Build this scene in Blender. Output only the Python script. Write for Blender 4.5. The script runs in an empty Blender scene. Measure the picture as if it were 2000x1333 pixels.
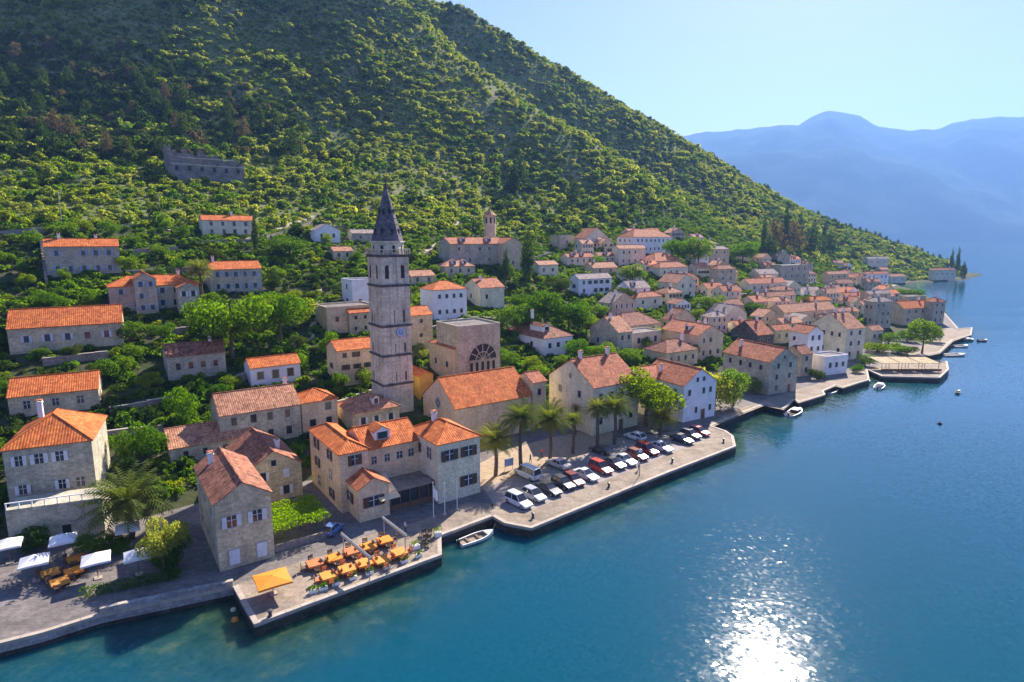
import bpy, bmesh, math, random
import numpy as np
from mathutils import Vector, Matrix

sc = bpy.context.scene
COL = sc.collection
rng = random.Random(7)
R = math.radians

# ---------------------------------------------------------------- camera
F, CX, CY, CAM_H, HORIZON = 1180.0, 1000.0, 666.5, 42.0, 463.0      # in pixels of the 2000 px wide photograph
PITCH = math.atan((CY - HORIZON) / F)
cam_data = bpy.data.cameras.new('camera')
cam_data.sensor_width = 36.0
cam_data.lens = 36.0 * F / 2000.0
cam_data.clip_start = 0.5
cam_data.clip_end = 40000.0
cam = bpy.data.objects.new('camera', cam_data)
COL.objects.link(cam)
cam.location = (0, 0, CAM_H)
cam.rotation_euler = (R(90) - PITCH, 0, 0)
sc.camera = cam

# ---------------------------------------------------------------- light
SUN_AZ, SUN_EL = R(25.0), R(37.0)        # azimuth from +Y towards +X
world = bpy.data.worlds.new('World')
sc.world = world
world.use_nodes = True
wn = world.node_tree
bg = wn.nodes['Background']
sky = wn.nodes.new('ShaderNodeTexSky')
sky.sky_type = 'NISHITA'
sky.sun_disc = False
sky.sun_elevation = SUN_EL
sky.sun_rotation = SUN_AZ
sky.altitude = 0
sky.air_density = 1.0
sky.dust_density = 0.3
sky.ozone_density = 6.0
tint = wn.nodes.new('ShaderNodeMix'); tint.data_type = 'RGBA'; tint.blend_type = 'MULTIPLY'
tint.inputs[0].default_value = 1.0; tint.inputs[7].default_value = (1.0, 0.745, 0.95, 1)       # the camera's slightly violet rendering of the sky
wn.links.new(sky.outputs['Color'], tint.inputs[6])
wn.links.new(tint.outputs[2], bg.inputs['Color'])
bg.inputs['Strength'].default_value = 0.067
sun_data = bpy.data.lights.new('sun', 'SUN')
sun_data.energy = 5.0
sun_data.angle = R(0.53)
sun_data.color = (1.0, 0.89, 0.76)
sun = bpy.data.objects.new('sun', sun_data)
COL.objects.link(sun)
sun_dir = Vector((math.sin(SUN_AZ) * math.cos(SUN_EL), math.cos(SUN_AZ) * math.cos(SUN_EL), math.sin(SUN_EL)))
sun.rotation_euler = sun_dir.to_track_quat('Z', 'Y').to_euler()
sun.location = (100, 200, 300)
sc.view_settings.view_transform = 'Standard'
sc.view_settings.look = 'None'
sc.view_settings.gamma = 1.0
sc.view_settings.use_curve_mapping = False
sc.view_settings.exposure = 1.52
sc.render.engine = 'CYCLES'
sc.cycles.max_bounces = 6
sc.cycles.diffuse_bounces = 3
sc.cycles.glossy_bounces = 3
sc.cycles.transmission_bounces = 4
sc.cycles.transparent_max_bounces = 8
sc.cycles.volume_bounces = 1
sc.cycles.use_denoising = True

# ---------------------------------------------------------------- pixel geometry
_c, _s = math.cos(PITCH), math.sin(PITCH)
def ray(x, y):
    a = (x - CX) / F
    b = -(y - CY) / F
    return Vector((a, _c + b * _s, -_s + b * _c))
def on_z(x, y, z=0.0):
    d = ray(x, y)
    t = (z - CAM_H) / d.z
    return Vector((d.x * t, d.y * t, z))
def at_fwd(x, y, dist):
    d = ray(x, y)
    t = dist / d.y
    return Vector((d.x * t, d.y * t, CAM_H + d.z * t))
def project(p):
    q = (p[0], p[1], p[2] - CAM_H)
    depth = q[1] * _c - q[2] * _s
    up = q[1] * _s + q[2] * _c
    return (CX + F * q[0] / depth, CY - F * up / depth)

# ---------------------------------------------------------------- object helpers
def link(o, parent=None):
    COL.objects.link(o)
    if parent is not None:
        o.parent = parent
    return o
def tag(o, label=None, cat=None, group=None, kind=None):
    if label: o['label'] = label
    if cat: o['category'] = cat
    if group: o['group'] = group
    if kind: o['kind'] = kind
    return o
def empty(name, loc, rz=0.0, label=None, cat=None, group=None):
    o = bpy.data.objects.new(name, None)
    o.empty_display_size = 0.5
    COL.objects.link(o)
    o.location = loc
    o.rotation_euler = (0, 0, rz)
    return tag(o, label, cat, group)

class MB:
    """collects faces, builds ONE mesh object"""
    def __init__(self):
        self.v = []; self.f = []; self.uv = []; self.mi = []
    def face(self, pts, uv=None, mi=0):
        n = len(self.v)
        self.v.extend([tuple(p) for p in pts])
        self.f.append(tuple(range(n, n + len(pts))))
        if uv is None:
            p0, p1 = Vector(pts[0]), Vector(pts[1])
            e1 = (p1 - p0)
            e1 = e1.normalized() if e1.length > 1e-9 else Vector((1, 0, 0))
            nn = Vector((0, 0, 0))
            for i in range(len(pts)):
                nn += Vector(pts[i]).cross(Vector(pts[(i + 1) % len(pts)]))
            nn = nn.normalized() if nn.length > 1e-9 else Vector((0, 0, 1))
            e2 = nn.cross(e1)
            uv = [((Vector(p) - p0).dot(e1) + p0.x * 0.37 + p0.y * 0.61, (Vector(p) - p0).dot(e2) + p0.z * 1.0) for p in pts]
        self.uv.append(list(uv)); self.mi.append(mi)
    def box(self, x0, x1, y0, y1, z0, z1, mi=0, M=None, bottom=True):
        c = [Vector((x, y, z)) for z in (z0, z1) for y in (y0, y1) for x in (x0, x1)]
        if M is not None: c = [M @ p for p in c]
        q = [(0, 1, 5, 4), (1, 3, 7, 5), (3, 2, 6, 7), (2, 0, 4, 6), (4, 5, 7, 6)]
        if bottom: q.append((2, 3, 1, 0))
        for a in q: self.face([c[i] for i in a], mi=mi)
        return self
    def prism(self, poly, z0, z1, mi=0, top=True, bottom=False, topmi=None):
        area = sum(poly[i][0] * poly[(i + 1) % len(poly)][1] - poly[(i + 1) % len(poly)][0] * poly[i][1] for i in range(len(poly)))
        if area < 0: poly = poly[::-1]
        n = len(poly)
        for i in range(n):
            a, b = poly[i], poly[(i + 1) % n]
            self.face([(a[0], a[1], z0), (b[0], b[1], z0), (b[0], b[1], z1), (a[0], a[1], z1)], mi=mi)
        if top: self.face([(p[0], p[1], z1) for p in poly], uv=[(p[0], p[1]) for p in poly], mi=mi if topmi is None else topmi)
        if bottom: self.face([(p[0], p[1], z0) for p in poly[::-1]], mi=mi)
        return self
    def tube(self, a, b, ra, rb=None, n=8, mi=0, caps=True):
        a, b = Vector(a), Vector(b)
        rb = ra if rb is None else rb
        d = (b - a).normalized()
        u = d.cross(Vector((0, 0, 1)))
        u = u.normalized() if u.length > 1e-4 else Vector((1, 0, 0))
        w = d.cross(u)
        A = [a + (u * math.cos(2 * math.pi * i / n) + w * math.sin(2 * math.pi * i / n)) * ra for i in range(n)]
        B = [b + (u * math.cos(2 * math.pi * i / n) + w * math.sin(2 * math.pi * i / n)) * rb for i in range(n)]
        for i in range(n):
            j = (i + 1) % n
            self.face([A[j], A[i], B[i], B[j]], mi=mi)
        if caps:
            self.face(B, mi=mi); self.face(A[::-1], mi=mi)
        return self
    def lathe(self, prof, n=12, mi=0, c=(0, 0, 0)):
        for k in range(len(prof) - 1):
            (r0, z0), (r1, z1) = prof[k], prof[k + 1]
            for i in range(n):
                a0, a1 = 2 * math.pi * i / n, 2 * math.pi * (i + 1) / n
                p = [(r0, a0, z0), (r0, a1, z0), (r1, a1, z1), (r1, a0, z1)]
                if r1 < 1e-5: p = p[:3]
                elif r0 < 1e-5: p = [p[0], p[2], p[3]]
                self.face([(c[0] + r * math.cos(a), c[1] + r * math.sin(a), c[2] + z) for r, a, z in p], mi=mi)
        return self
    def mesh(self, name, mats, smooth=False):
        me = bpy.data.meshes.new(name)
        me.from_pydata(self.v, [], self.f)
        ul = me.uv_layers.new(name='UVMap')
        flat = [c for f in self.uv for p in f for c in p]
        ul.data.foreach_set('uv', flat)
        if not isinstance(mats, (list, tuple)): mats = [mats]
        for m in mats: me.materials.append(m)
        if len(mats) > 1: me.polygons.foreach_set('material_index', self.mi)
        if smooth: me.polygons.foreach_set('use_smooth', [True] * len(me.polygons))
        me.update()
        return me
    def build(self, name, mats, parent=None, smooth=False):
        return link(bpy.data.objects.new(name, self.mesh(name, mats, smooth)), parent)

def inst(name, mesh, parent=None, loc=(0, 0, 0), rz=0.0, scale=(1, 1, 1)):
    o = bpy.data.objects.new(name, mesh)
    link(o, parent)
    o.location = loc
    o.rotation_euler = (0, 0, rz)
    o.scale = scale
    return o
def copy_tree(o, parent=None):
    c = o.copy()
    COL.objects.link(c)
    c.parent = parent
    for ch in list(o.children):
        copy_tree(ch, c)
    return c

# ---------------------------------------------------------------- materials
def new_mat(name):
    m = bpy.data.materials.new(name)
    m.use_nodes = True
    nt = m.node_tree
    p = nt.nodes['Principled BSDF']
    return m, nt, p
def N(nt, t, **kw):
    n = nt.nodes.new(t)
    for k, v in kw.items():
        if k in n.inputs: n.inputs[k].default_value = v
        else: setattr(n, k, v)
    return n
def rgb(c): return (c[0], c[1], c[2], 1.0)
def mix(nt, fac, a, b, mode='MIX'):
    n = nt.nodes.new('ShaderNodeMix')
    n.data_type = 'RGBA'; n.blend_type = mode; n.clamp_result = False
    for sock, val in ((0, fac), (6, a), (7, b)):
        if hasattr(val, 'node'): nt.links.new(val, n.inputs[sock])
        elif sock == 0: n.inputs[0].default_value = val
        else: n.inputs[sock].default_value = rgb(val)
    return n.outputs[2]
def ramp(nt, fac, stops):
    n = nt.nodes.new('ShaderNodeValToRGB')
    el = n.color_ramp.elements
    while len(el) < len(stops): el.new(0.5)
    for e, (p, c) in zip(el, stops):
        e.position = p
        e.color = rgb(c) if not isinstance(c, (int, float)) else (c, c, c, 1)
    nt.links.new(fac, n.inputs[0])
    return n.outputs[0]
def noise(nt, scale, detail=3.0, rough=0.55, coord='pos', dims='3D', stretch=None):
    n = N(nt, 'ShaderNodeTexNoise', Scale=scale, Detail=detail, Roughness=rough)
    if coord == 'pos':
        g = nt.nodes.new('ShaderNodeNewGeometry'); src = g.outputs['Position']
    elif coord == 'uv':
        g = nt.nodes.new('ShaderNodeUVMap'); src = g.outputs[0]
    else:
        g = nt.nodes.new('ShaderNodeTexCoord'); src = g.outputs['Object']
    if stretch:
        mp = nt.nodes.new('ShaderNodeMapping'); mp.inputs['Scale'].default_value = stretch
        nt.links.new(src, mp.inputs[0]); src = mp.outputs[0]
    nt.links.new(src, n.inputs['Vector'])
    return n.outputs['Fac']
def bump(nt, p, h, strength=0.5, dist=0.05):
    b = N(nt, 'ShaderNodeBump', Strength=strength, Distance=dist)
    nt.links.new(h, b.inputs['Height'])
    nt.links.new(b.outputs[0], p.inputs['Normal'])
    return b

def mat_plain(name, col, rough=0.6, var=0.25, scale=1.5, metal=0.0, spec=0.4, coord='pos'):
    m, nt, p = new_mat(name)
    n = noise(nt, scale, 4, 0.6, coord)
    c = ramp(nt, n, [(0.3, tuple(x * (1 - var) for x in col)), (0.7, tuple(min(1, x * (1 + var)) for x in col))])
    nt.links.new(c, p.inputs['Base Color'])
    p.inputs['Roughness'].default_value = rough
    p.inputs['Metallic'].default_value = metal
    p.inputs['Specular IOR Level'].default_value = spec
    return m
def mat_stone(name, c1, c2, mortar, bw=0.6, bh=0.28, stain=0.35, bumpy=0.6, rough=0.9):
    """coursed rubble stone with joints; UVs are in metres"""
    m, nt, p = new_mat(name)
    uv = nt.nodes.new('ShaderNodeUVMap')
    jit = N(nt, 'ShaderNodeTexNoise', Scale=1.7, Detail=2.0)
    nt.links.new(uv.outputs[0], jit.inputs['Vector'])
    add = nt.nodes.new('ShaderNodeVectorMath'); add.operation = 'MULTIPLY_ADD'
    nt.links.new(jit.outputs['Color'], add.inputs[0]); add.inputs[1].default_value = (0.25, 0.12, 0)
    nt.links.new(uv.outputs[0], add.inputs[2])
    b = N(nt, 'ShaderNodeTexBrick', Scale=1.0)
    b.inputs['Color1'].default_value = rgb(c1); b.inputs['Color2'].default_value = rgb(c2); b.inputs['Mortar'].default_value = rgb(mortar)
    b.inputs['Mortar Size'].default_value = 0.018; b.inputs['Brick Width'].default_value = bw; b.inputs['Row Height'].default_value = bh
    b.inputs['Mortar Smooth'].default_value = 0.3
    nt.links.new(add.outputs[0], b.inputs['Vector'])
    n1 = noise(nt, 0.35, 5, 0.65)
    n2 = noise(nt, 3.0, 4, 0.7)
    st = ramp(nt, n1, [(0.32, 1 - stain), (0.62, 1.0)])
    c = mix(nt, 1.0, b.outputs['Color'], st, 'MULTIPLY')
    sp = ramp(nt, n2, [(0.35, 0.78), (0.65, 1.12)])
    c = mix(nt, 1.0, c, sp, 'MULTIPLY')
    streak = ramp(nt, noise(nt, 1.0, 4, 0.6, stretch=(1.3, 1.3, 0.12)), [(0.3, 0.8), (0.55, 1.0)])
    c = mix(nt, 0.7, c, streak, 'MULTIPLY')
    nt.links.new(c, p.inputs['Base Color'])
    p.inputs['Roughness'].default_value = rough
    p.inputs['Specular IOR Level'].default_value = 0.2
    bump(nt, p, b.outputs['Fac'], -bumpy, 0.04)
    return m
def mat_roof(name, c1, c2, dark, lichen=0.15):
    """barrel tiles: columns 0.32 m, courses 0.42 m; UV u along the eave, v up the slope"""
    m, nt, p = new_mat(name)
    uv = nt.nodes.new('ShaderNodeUVMap')
    mp = nt.nodes.new('ShaderNodeMapping'); mp.inputs['Scale'].default_value = (1 / 0.36, 1 / 0.45, 1)
    nt.links.new(uv.outputs[0], mp.inputs[0])
    fl = nt.nodes.new('ShaderNodeVectorMath'); fl.operation = 'FLOOR'
    nt.links.new(mp.outputs[0], fl.inputs[0])
    wn_ = nt.nodes.new('ShaderNodeTexWhiteNoise'); wn_.noise_dimensions = '2D'
    nt.links.new(fl.outputs[0], wn_.inputs['Vector'])
    base = ramp(nt, wn_.outputs['Value'], [(0.0, dark), (0.25, c1), (0.8, c2), (1.0, tuple(min(1, x * 1.25) for x in c2))])
    big = ramp(nt, noise(nt, 0.55, 5, 0.65), [(0.3, 0.58), (0.58, 1.0)])
    c = mix(nt, 0.85, base, big, 'MULTIPLY')
    li = ramp(nt, noise(nt, 1.6, 5, 0.7), [(0.56, 0.0), (0.72, 1.0)])
    lm = nt.nodes.new('ShaderNodeMath'); lm.operation = 'MULTIPLY'; lm.inputs[1].default_value = lichen
    nt.links.new(li, lm.inputs[0])
    c = mix(nt, lm.outputs[0], c, (0.30, 0.26, 0.17))
    sep = nt.nodes.new('ShaderNodeSeparateXYZ'); nt.links.new(mp.outputs[0], sep.inputs[0])
    fr = nt.nodes.new('ShaderNodeMath'); fr.operation = 'PINGPONG'; fr.inputs[1].default_value = 0.5
    nt.links.new(sep.outputs['X'], fr.inputs[0])
    frv = nt.nodes.new('ShaderNodeMath'); frv.operation = 'FRACT'; nt.links.new(sep.outputs['Y'], frv.inputs[0])
    inv = nt.nodes.new('ShaderNodeMath'); inv.operation = 'MULTIPLY_ADD'; inv.inputs[1].default_value = -0.25; inv.inputs[2].default_value = 0.25
    nt.links.new(frv.outputs[0], inv.inputs[0])
    h = nt.nodes.new('ShaderNodeMath'); h.operation = 'ADD'
    nt.links.new(fr.outputs[0], h.inputs[0]); nt.links.new(inv.outputs[0], h.inputs[1])
    gap_shade = ramp(nt, fr.outputs[0], [(0.0, 0.62), (0.2, 1.0)])     # shade of the open channel between tile columns, put into the colour
    c = mix(nt, 1.0, c, gap_shade, 'MULTIPLY')
    nt.links.new(c, p.inputs['Base Color'])
    p.inputs['Roughness'].default_value = 0.85
    p.inputs['Specular IOR Level'].default_value = 0.25
    bump(nt, p, h.outputs[0], 0.7, 0.10)
    return m
def mat_leaf(name, stops, trans=0.45, vary=0.5):
    """leaves: colour by individual and clump; light passes through them"""
    m, nt, p = new_mat(name)
    nt.nodes.remove(p)
    oi = nt.nodes.new('ShaderNodeObjectInfo')
    n = noise(nt, 0.55, 3, 0.6)
    mx = nt.nodes.new('ShaderNodeMath'); mx.operation = 'MULTIPLY_ADD'; mx.inputs[1].default_value = 1 - vary
    sc_ = nt.nodes.new('ShaderNodeMath'); sc_.operation = 'MULTIPLY'; sc_.inputs[1].default_value = vary
    nt.links.new(n, sc_.inputs[0])
    nt.links.new(oi.outputs['Random'], mx.inputs[0]); nt.links.new(sc_.outputs[0], mx.inputs[2])
    c = ramp(nt, mx.outputs[0], stops)
    d = nt.nodes.new('ShaderNodeBsdfDiffuse'); t = nt.nodes.new('ShaderNodeBsdfTranslucent')
    nt.links.new(c, d.inputs['Color'])
    warm = mix(nt, 1.0, c, (1.5, 1.5, 0.5), 'MULTIPLY')
    nt.links.new(warm, t.inputs['Color'])
    ms = nt.nodes.new('ShaderNodeMixShader'); ms.inputs[0].default_value = trans
    nt.links.new(d.outputs[0], ms.inputs[1]); nt.links.new(t.outputs[0], ms.inputs[2])
    nt.links.new(ms.outputs[0], nt.nodes['Material Output'].inputs['Surface'])
    return m

M = {}
M['stone_warm'] = mat_stone('stone_warm', (0.798, 0.660, 0.420), (0.576, 0.473, 0.308), (0.703, 0.615, 0.408))
M['stone_grey'] = mat_stone('stone_grey', (0.639, 0.583, 0.431), (0.432, 0.394, 0.296), (0.543, 0.503, 0.370))
M['stone_pale'] = mat_stone('stone_pale', (0.840, 0.800, 0.593), (0.734, 0.660, 0.456), (0.831, 0.757, 0.532), stain=0.25)
M['stone_tower'] = mat_stone('stone_tower', (0.840, 0.763, 0.580), (0.659, 0.583, 0.446), (0.618, 0.551, 0.427), 0.8, 0.38, stain=0.4)
M['stone_dark'] = mat_stone('stone_dark', (0.20, 0.175, 0.16), (0.11, 0.10, 0.095), (0.13, 0.12, 0.11), 0.7, 0.4, stain=0.5)
M['stone_pink'] = mat_stone('stone_pink', (0.840, 0.677, 0.431), (0.750, 0.551, 0.359), (0.831, 0.631, 0.420), stain=0.25)
M['rubble'] = mat_stone('rubble', (0.527, 0.431, 0.355), (0.307, 0.250, 0.213), (0.205, 0.181, 0.156), 0.45, 0.3, stain=0.5, bumpy=1.0)
M['plaster_white'] = mat_plain('plaster_white', (0.80, 0.78, 0.76), 0.85, 0.12, 0.6)
M['plaster_cream'] = mat_plain('plaster_cream', (0.60, 0.50, 0.37), 0.85, 0.15, 0.6)
M['plaster_yellow'] = mat_plain('plaster_yellow', (0.66, 0.40, 0.07), 0.85, 0.15, 0.6)
M['trim'] = mat_plain('trim', (0.44, 0.40, 0.36), 0.8, 0.15, 2.0)
M['roof_orange'] = mat_roof('roof_orange', (0.60, 0.14, 0.030), (0.68, 0.195, 0.048), (0.45, 0.095, 0.025), 0.18)
M['roof_red'] = mat_roof('roof_red', (0.45, 0.13, 0.055), (0.52, 0.18, 0.085), (0.24, 0.07, 0.04), 0.22)
M['roof_brown'] = mat_roof('roof_brown', (0.30, 0.105, 0.06), (0.40, 0.17, 0.10), (0.13, 0.055, 0.04), 0.35)
M['roof_pink'] = mat_roof('roof_pink', (0.47, 0.20, 0.105), (0.56, 0.27, 0.15), (0.28, 0.11, 0.065), 0.25)
M['roof_grey'] = mat_roof('roof_grey', (0.34, 0.26, 0.22), (0.42, 0.33, 0.28), (0.20, 0.15, 0.13), 0.3)
M['glass'] = mat_plain('glass', (0.035, 0.04, 0.05), 0.12, 0.4, 0.4, spec=0.6)
M['shutter_white'] = mat_plain('shutter_white', (0.66, 0.67, 0.68), 0.6, 0.1, 2)
M['shutter_green'] = mat_plain('shutter_green', (0.05, 0.10, 0.07), 0.6, 0.2, 2)
M['shutter_brown'] = mat_plain('shutter_brown', (0.10, 0.055, 0.035), 0.6, 0.2, 2)
M['shutter_blue'] = mat_plain('shutter_blue', (0.30, 0.40, 0.55), 0.6, 0.2, 2)
M['wood'] = mat_plain('wood', (0.16, 0.09, 0.05), 0.7, 0.35, 4)
M['metal'] = mat_plain('metal', (0.42, 0.43, 0.44), 0.45, 0.1, 2, 0.6)
M['metal_dark'] = mat_plain('metal_dark', (0.05, 0.05, 0.055), 0.5, 0.2, 2)
M['white'] = mat_plain('white', (0.78, 0.78, 0.77), 0.5, 0.06, 1)
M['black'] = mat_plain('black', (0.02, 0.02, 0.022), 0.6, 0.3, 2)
M['canvas'] = mat_plain('canvas', (0.74, 0.73, 0.72), 0.9, 0.06, 0.7)
M['orange'] = mat_plain('orange', (0.75, 0.24, 0.015), 0.75, 0.15, 1.5)
M['orange_deep'] = mat_plain('orange_deep', (0.55, 0.17, 0.05), 0.75, 0.2, 1.5)
M['ochre'] = mat_plain('ochre', (0.66, 0.27, 0.04), 0.75, 0.15, 1.5)
M['bark'] = mat_plain('bark', (0.13, 0.095, 0.07), 0.95, 0.4, 3)
M['quay'] = mat_stone('quay', (0.46, 0.40, 0.33), (0.40, 0.35, 0.29), (0.33, 0.29, 0.24), 1.6, 0.9, stain=0.4, bumpy=0.3)
M['quay_pale'] = mat_stone('quay_pale', (0.37, 0.30, 0.225), (0.315, 0.255, 0.195), (0.235, 0.19, 0.15), 1.8, 0.9, stain=0.4, bumpy=0.35)
M['kerb'] = mat_plain('kerb', (0.40, 0.34, 0.275), 0.85, 0.18, 0.8)
M['square'] = mat_stone('square', (0.46, 0.35, 0.235), (0.41, 0.31, 0.21), (0.33, 0.25, 0.17), 1.2, 0.6, stain=0.2, bumpy=0.2)
M['seawall'] = mat_stone('seawall', (0.44, 0.42, 0.40), (0.28, 0.27, 0.26), (0.22, 0.21, 0.20), 0.7, 0.4, stain=0.35, bumpy=0.9)
M['seawall_wet'] = mat_stone('seawall_wet', (0.09, 0.085, 0.07), (0.05, 0.05, 0.04), (0.035, 0.035, 0.03), 0.9, 0.4, stain=0.5, bumpy=0.9, rough=0.5)
M['asphalt'] = mat_plain('asphalt', (0.115, 0.11, 0.11), 0.9, 0.25, 0.5)
M['paving'] = mat_stone('paving', (0.25, 0.22, 0.205), (0.19, 0.17, 0.16), (0.14, 0.13, 0.12), 1.0, 0.5, stain=0.4, bumpy=0.3)
M['path'] = mat_plain('path', (0.44, 0.36, 0.27), 0.95, 0.25, 0.5)
M['leaf_bright'] = mat_leaf('leaf_bright', [(0.15, (0.060, 0.140, 0.008)), (0.5, (0.110, 0.220, 0.012)), (0.85, (0.180, 0.280, 0.015))], 0.5)
M['leaf_mid'] = mat_leaf('leaf_mid', [(0.15, (0.057, 0.120, 0.012)), (0.5, (0.101, 0.190, 0.019)), (0.85, (0.165, 0.240, 0.027))], 0.62)
M['leaf_dark'] = mat_leaf('leaf_dark', [(0.15, (0.030, 0.058, 0.014)), (0.5, (0.05, 0.088, 0.02)), (0.85, (0.085, 0.115, 0.026))], 0.45)
M['leaf_olive'] = mat_leaf('leaf_olive', [(0.1, (0.126, 0.181, 0.048)), (0.4, (0.210, 0.263, 0.061)), (0.7, (0.317, 0.345, 0.083)), (0.95, (0.463, 0.382, 0.124))], 0.62)
M['leaf_yellow'] = mat_leaf('leaf_yellow', [(0.15, (0.122, 0.189, 0.013)), (0.5, (0.177, 0.244, 0.016)), (0.85, (0.244, 0.277, 0.023))], 0.62)
M['leaf_brown'] = mat_leaf('leaf_brown', [(0.15, (0.121, 0.088, 0.068)), (0.5, (0.162, 0.121, 0.081)), (0.85, (0.121, 0.135, 0.061))], 0.35)
M['leaf_vine'] = mat_leaf('leaf_vine', [(0.15, (0.15, 0.26, 0.01)), (0.5, (0.21, 0.34, 0.012)), (0.85, (0.28, 0.38, 0.02))], 0.55)
M['leaf_palm'] = mat_leaf('leaf_palm', [(0.15, (0.108, 0.149, 0.041)), (0.5, (0.176, 0.209, 0.054)), (0.85, (0.270, 0.270, 0.081))], 0.45)
M['leaf_dry'] = mat_leaf('leaf_dry', [(0.2, (0.16, 0.10, 0.045)), (0.8, (0.23, 0.15, 0.06))], 0.4)
# ---------------------------------------------------------------- terrain
SHORE_PX = [(-330, 1352), (80, 1256), (250, 1202), (455, 1138), (700, 1070), (870, 1030), (960, 1000), (1150, 922), (1395, 836), (1500, 790),
            (1600, 766), (1700, 714), (1765, 688), (1830, 655), (1852, 625), (1845, 603), (1800, 572), (1745, 557), (1840, 551), (1893, 545)]
SHORE = [on_z(x, y, 0.0).xy for x, y in SHORE_PX]
SHORE = [SHORE[0] + (SHORE[0] - SHORE[1]).normalized() * 260] + SHORE
LAND = [(p.x, p.y) for p in SHORE] + [(535, 690), (520, 800), (440, 1000), (300, 1500), (-1200, 1500), (-1200, -150)]
def poly_mask(poly, X, Y):
    X = np.asarray(X); inside = np.zeros(X.shape, bool)
    n = len(poly)
    for i in range(n):
        x0, y0 = poly[i][0], poly[i][1]; x1, y1 = poly[(i + 1) % n][0], poly[(i + 1) % n][1]
        if y0 == y1: continue
        c = ((y0 > Y) != (y1 > Y)) & (X < (x1 - x0) * (Y - y0) / (y1 - y0) + x0)
        inside ^= c
    return inside
def line_dist(line, X, Y, closed=False):
    best = np.full(np.shape(X), 1e9)
    n = len(line)
    for i in range(n if closed else n - 1):
        ax, ay = line[i][0], line[i][1]; bx, by = line[(i + 1) % n][0], line[(i + 1) % n][1]
        dx, dy = bx - ax, by - ay
        t = np.clip(((X - ax) * dx + (Y - ay) * dy) / (dx * dx + dy * dy + 1e-9), 0, 1)
        best = np.minimum(best, np.hypot(X - ax - t * dx, Y - ay - t * dy))
    return best
def shore_dist(X, Y):
    d = line_dist(LAND, X, Y, True)
    return np.where(poly_mask(LAND, X, Y), d, -d)

ctrl = []
offs = [(-30, -14), (-12, -7), (-3, -1.5), (2, 1.2), (19, 1.8), (42, 5.5), (75, 14.5), (112, 25.5), (150, 37.5), (175, 45)]
for i in range(len(SHORE) - 1):
    a, b = SHORE[i], SHORE[i + 1]
    L = (b - a).length
    u = (b - a) / L
    nrm = Vector((-u.y, u.x))
    for k in range(max(1, int(L / 24))):
        p = a + u * (k + 0.5) * L / max(1, int(L / 24))
        for o, z in offs:
            q = p + nrm * o
            d = float(shore_dist(np.array([q.x]), np.array([q.y]))[0])
            far = math.hypot(p.x, p.y)
            if abs(d - o) > 0.08 * abs(o) + 1.0: continue
            if far > 330 and o > 100: continue
            if far > 480 and o > 30: continue
            ctrl.append((q.x, q.y, z))
def cp(x, y, dist, dz=0.0):
    p = at_fwd(x, y, dist)
    ctrl.append((p.x, p.y, p.z + dz))
# skyline of the mountain (minus the height of its trees), its near spur and the gully behind the spur
for x, y, D in [(905, 0, 660), (1000, 62, 675), (1100, 128, 685), (1200, 190, 695), (1300, 247, 700), (1400, 306, 705), (1500, 361, 710), (1600, 412, 715),
                (1700, 448, 715), (1800, 483, 705), (1865, 508, 680), (1888, 522, 660)]:
    cp(x, y, D, -5 if x < 1550 else -7)
    q = at_fwd(x, y, D)
    for f in (1.14, 1.35, 1.6):
        ctrl.append((q.x * f, q.y * f, max(-8, q.z * (1.0 if f < 1.2 else 2.0 - f * 0.9) - 30 * f)))
for x, y, D in [(700, -75, 590), (790, 0, 570), (920, 100, 550), (1050, 190, 530), (1150, 262, 510), (1230, 322, 490)]:
    cp(x, y, D, -4)
    q = at_fwd(x, y, D)
    f = (D + 62) / D
    ctrl.append((q.x * f, q.y * f, CAM_H + (q.z - CAM_H) * f - 17))
for x, y, D in [(80, 0, 440), (300, 0, 470), (550, 0, 520), (-150, 0, 430), (80, 210, 350), (400, 210, 385), (700, 200, 440), (900, 280, 440),
                (-400, -500, 560), (80, -450, 640), (500, -330, 680), (700, -160, 690), (-400, 200, 340), (1100, 380, 430)]:
    cp(x, y, D, -4)
ctrl = np.array(ctrl)
def rbf(ct):
    n = len(ct)
    D = np.hypot(ct[:, None, 0] - ct[None, :, 0], ct[:, None, 1] - ct[None, :, 1])
    A = np.zeros((n + 3, n + 3)); A[:n, :n] = -D - np.eye(n) * -1.5
    A[:n, n] = 1; A[:n, n + 1] = ct[:, 0]; A[:n, n + 2] = ct[:, 1]
    A[n, :n] = 1; A[n + 1, :n] = ct[:, 0]; A[n + 2, :n] = ct[:, 1]
    return np.linalg.solve(A, np.concatenate([ct[:, 2], [0, 0, 0]]))
RB = rbf(ctrl)
def rbf_eval(X, Y):
    n = len(ctrl)
    out = RB[n] + RB[n + 1] * X + RB[n + 2] * Y
    for i in range(n):
        out = out - RB[i] * np.hypot(X - ctrl[i, 0], Y - ctrl[i, 1])
    return out
GX0, GY0, GS = -560.0, -60.0, 5.0
NX, NY = 232, 226
gx = GX0 + np.arange(NX) * GS
gy = GY0 + np.arange(NY) * GS
XX, YY = np.meshgrid(gx, gy)
def vnoise(X, Y, s, seed):
    """smooth value noise on a lattice of s metres"""
    r = np.random.RandomState(seed).rand(256, 256)
    u, v = X / s, Y / s
    i, j = np.floor(u).astype(int), np.floor(v).astype(int)
    fu, fv = u - i, v - j
    fu, fv = fu * fu * (3 - 2 * fu), fv * fv * (3 - 2 * fv)
    g = lambda a, b: r[a % 256, b % 256]
    return (g(i, j) * (1 - fu) + g(i + 1, j) * fu) * (1 - fv) + (g(i, j + 1) * (1 - fu) + g(i + 1, j + 1) * fu) * fv - 0.5
SD = shore_dist(XX, YY)
ZZ = rbf_eval(XX, YY)
amp = np.clip((SD - 60) / 260, 0, 1)
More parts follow.
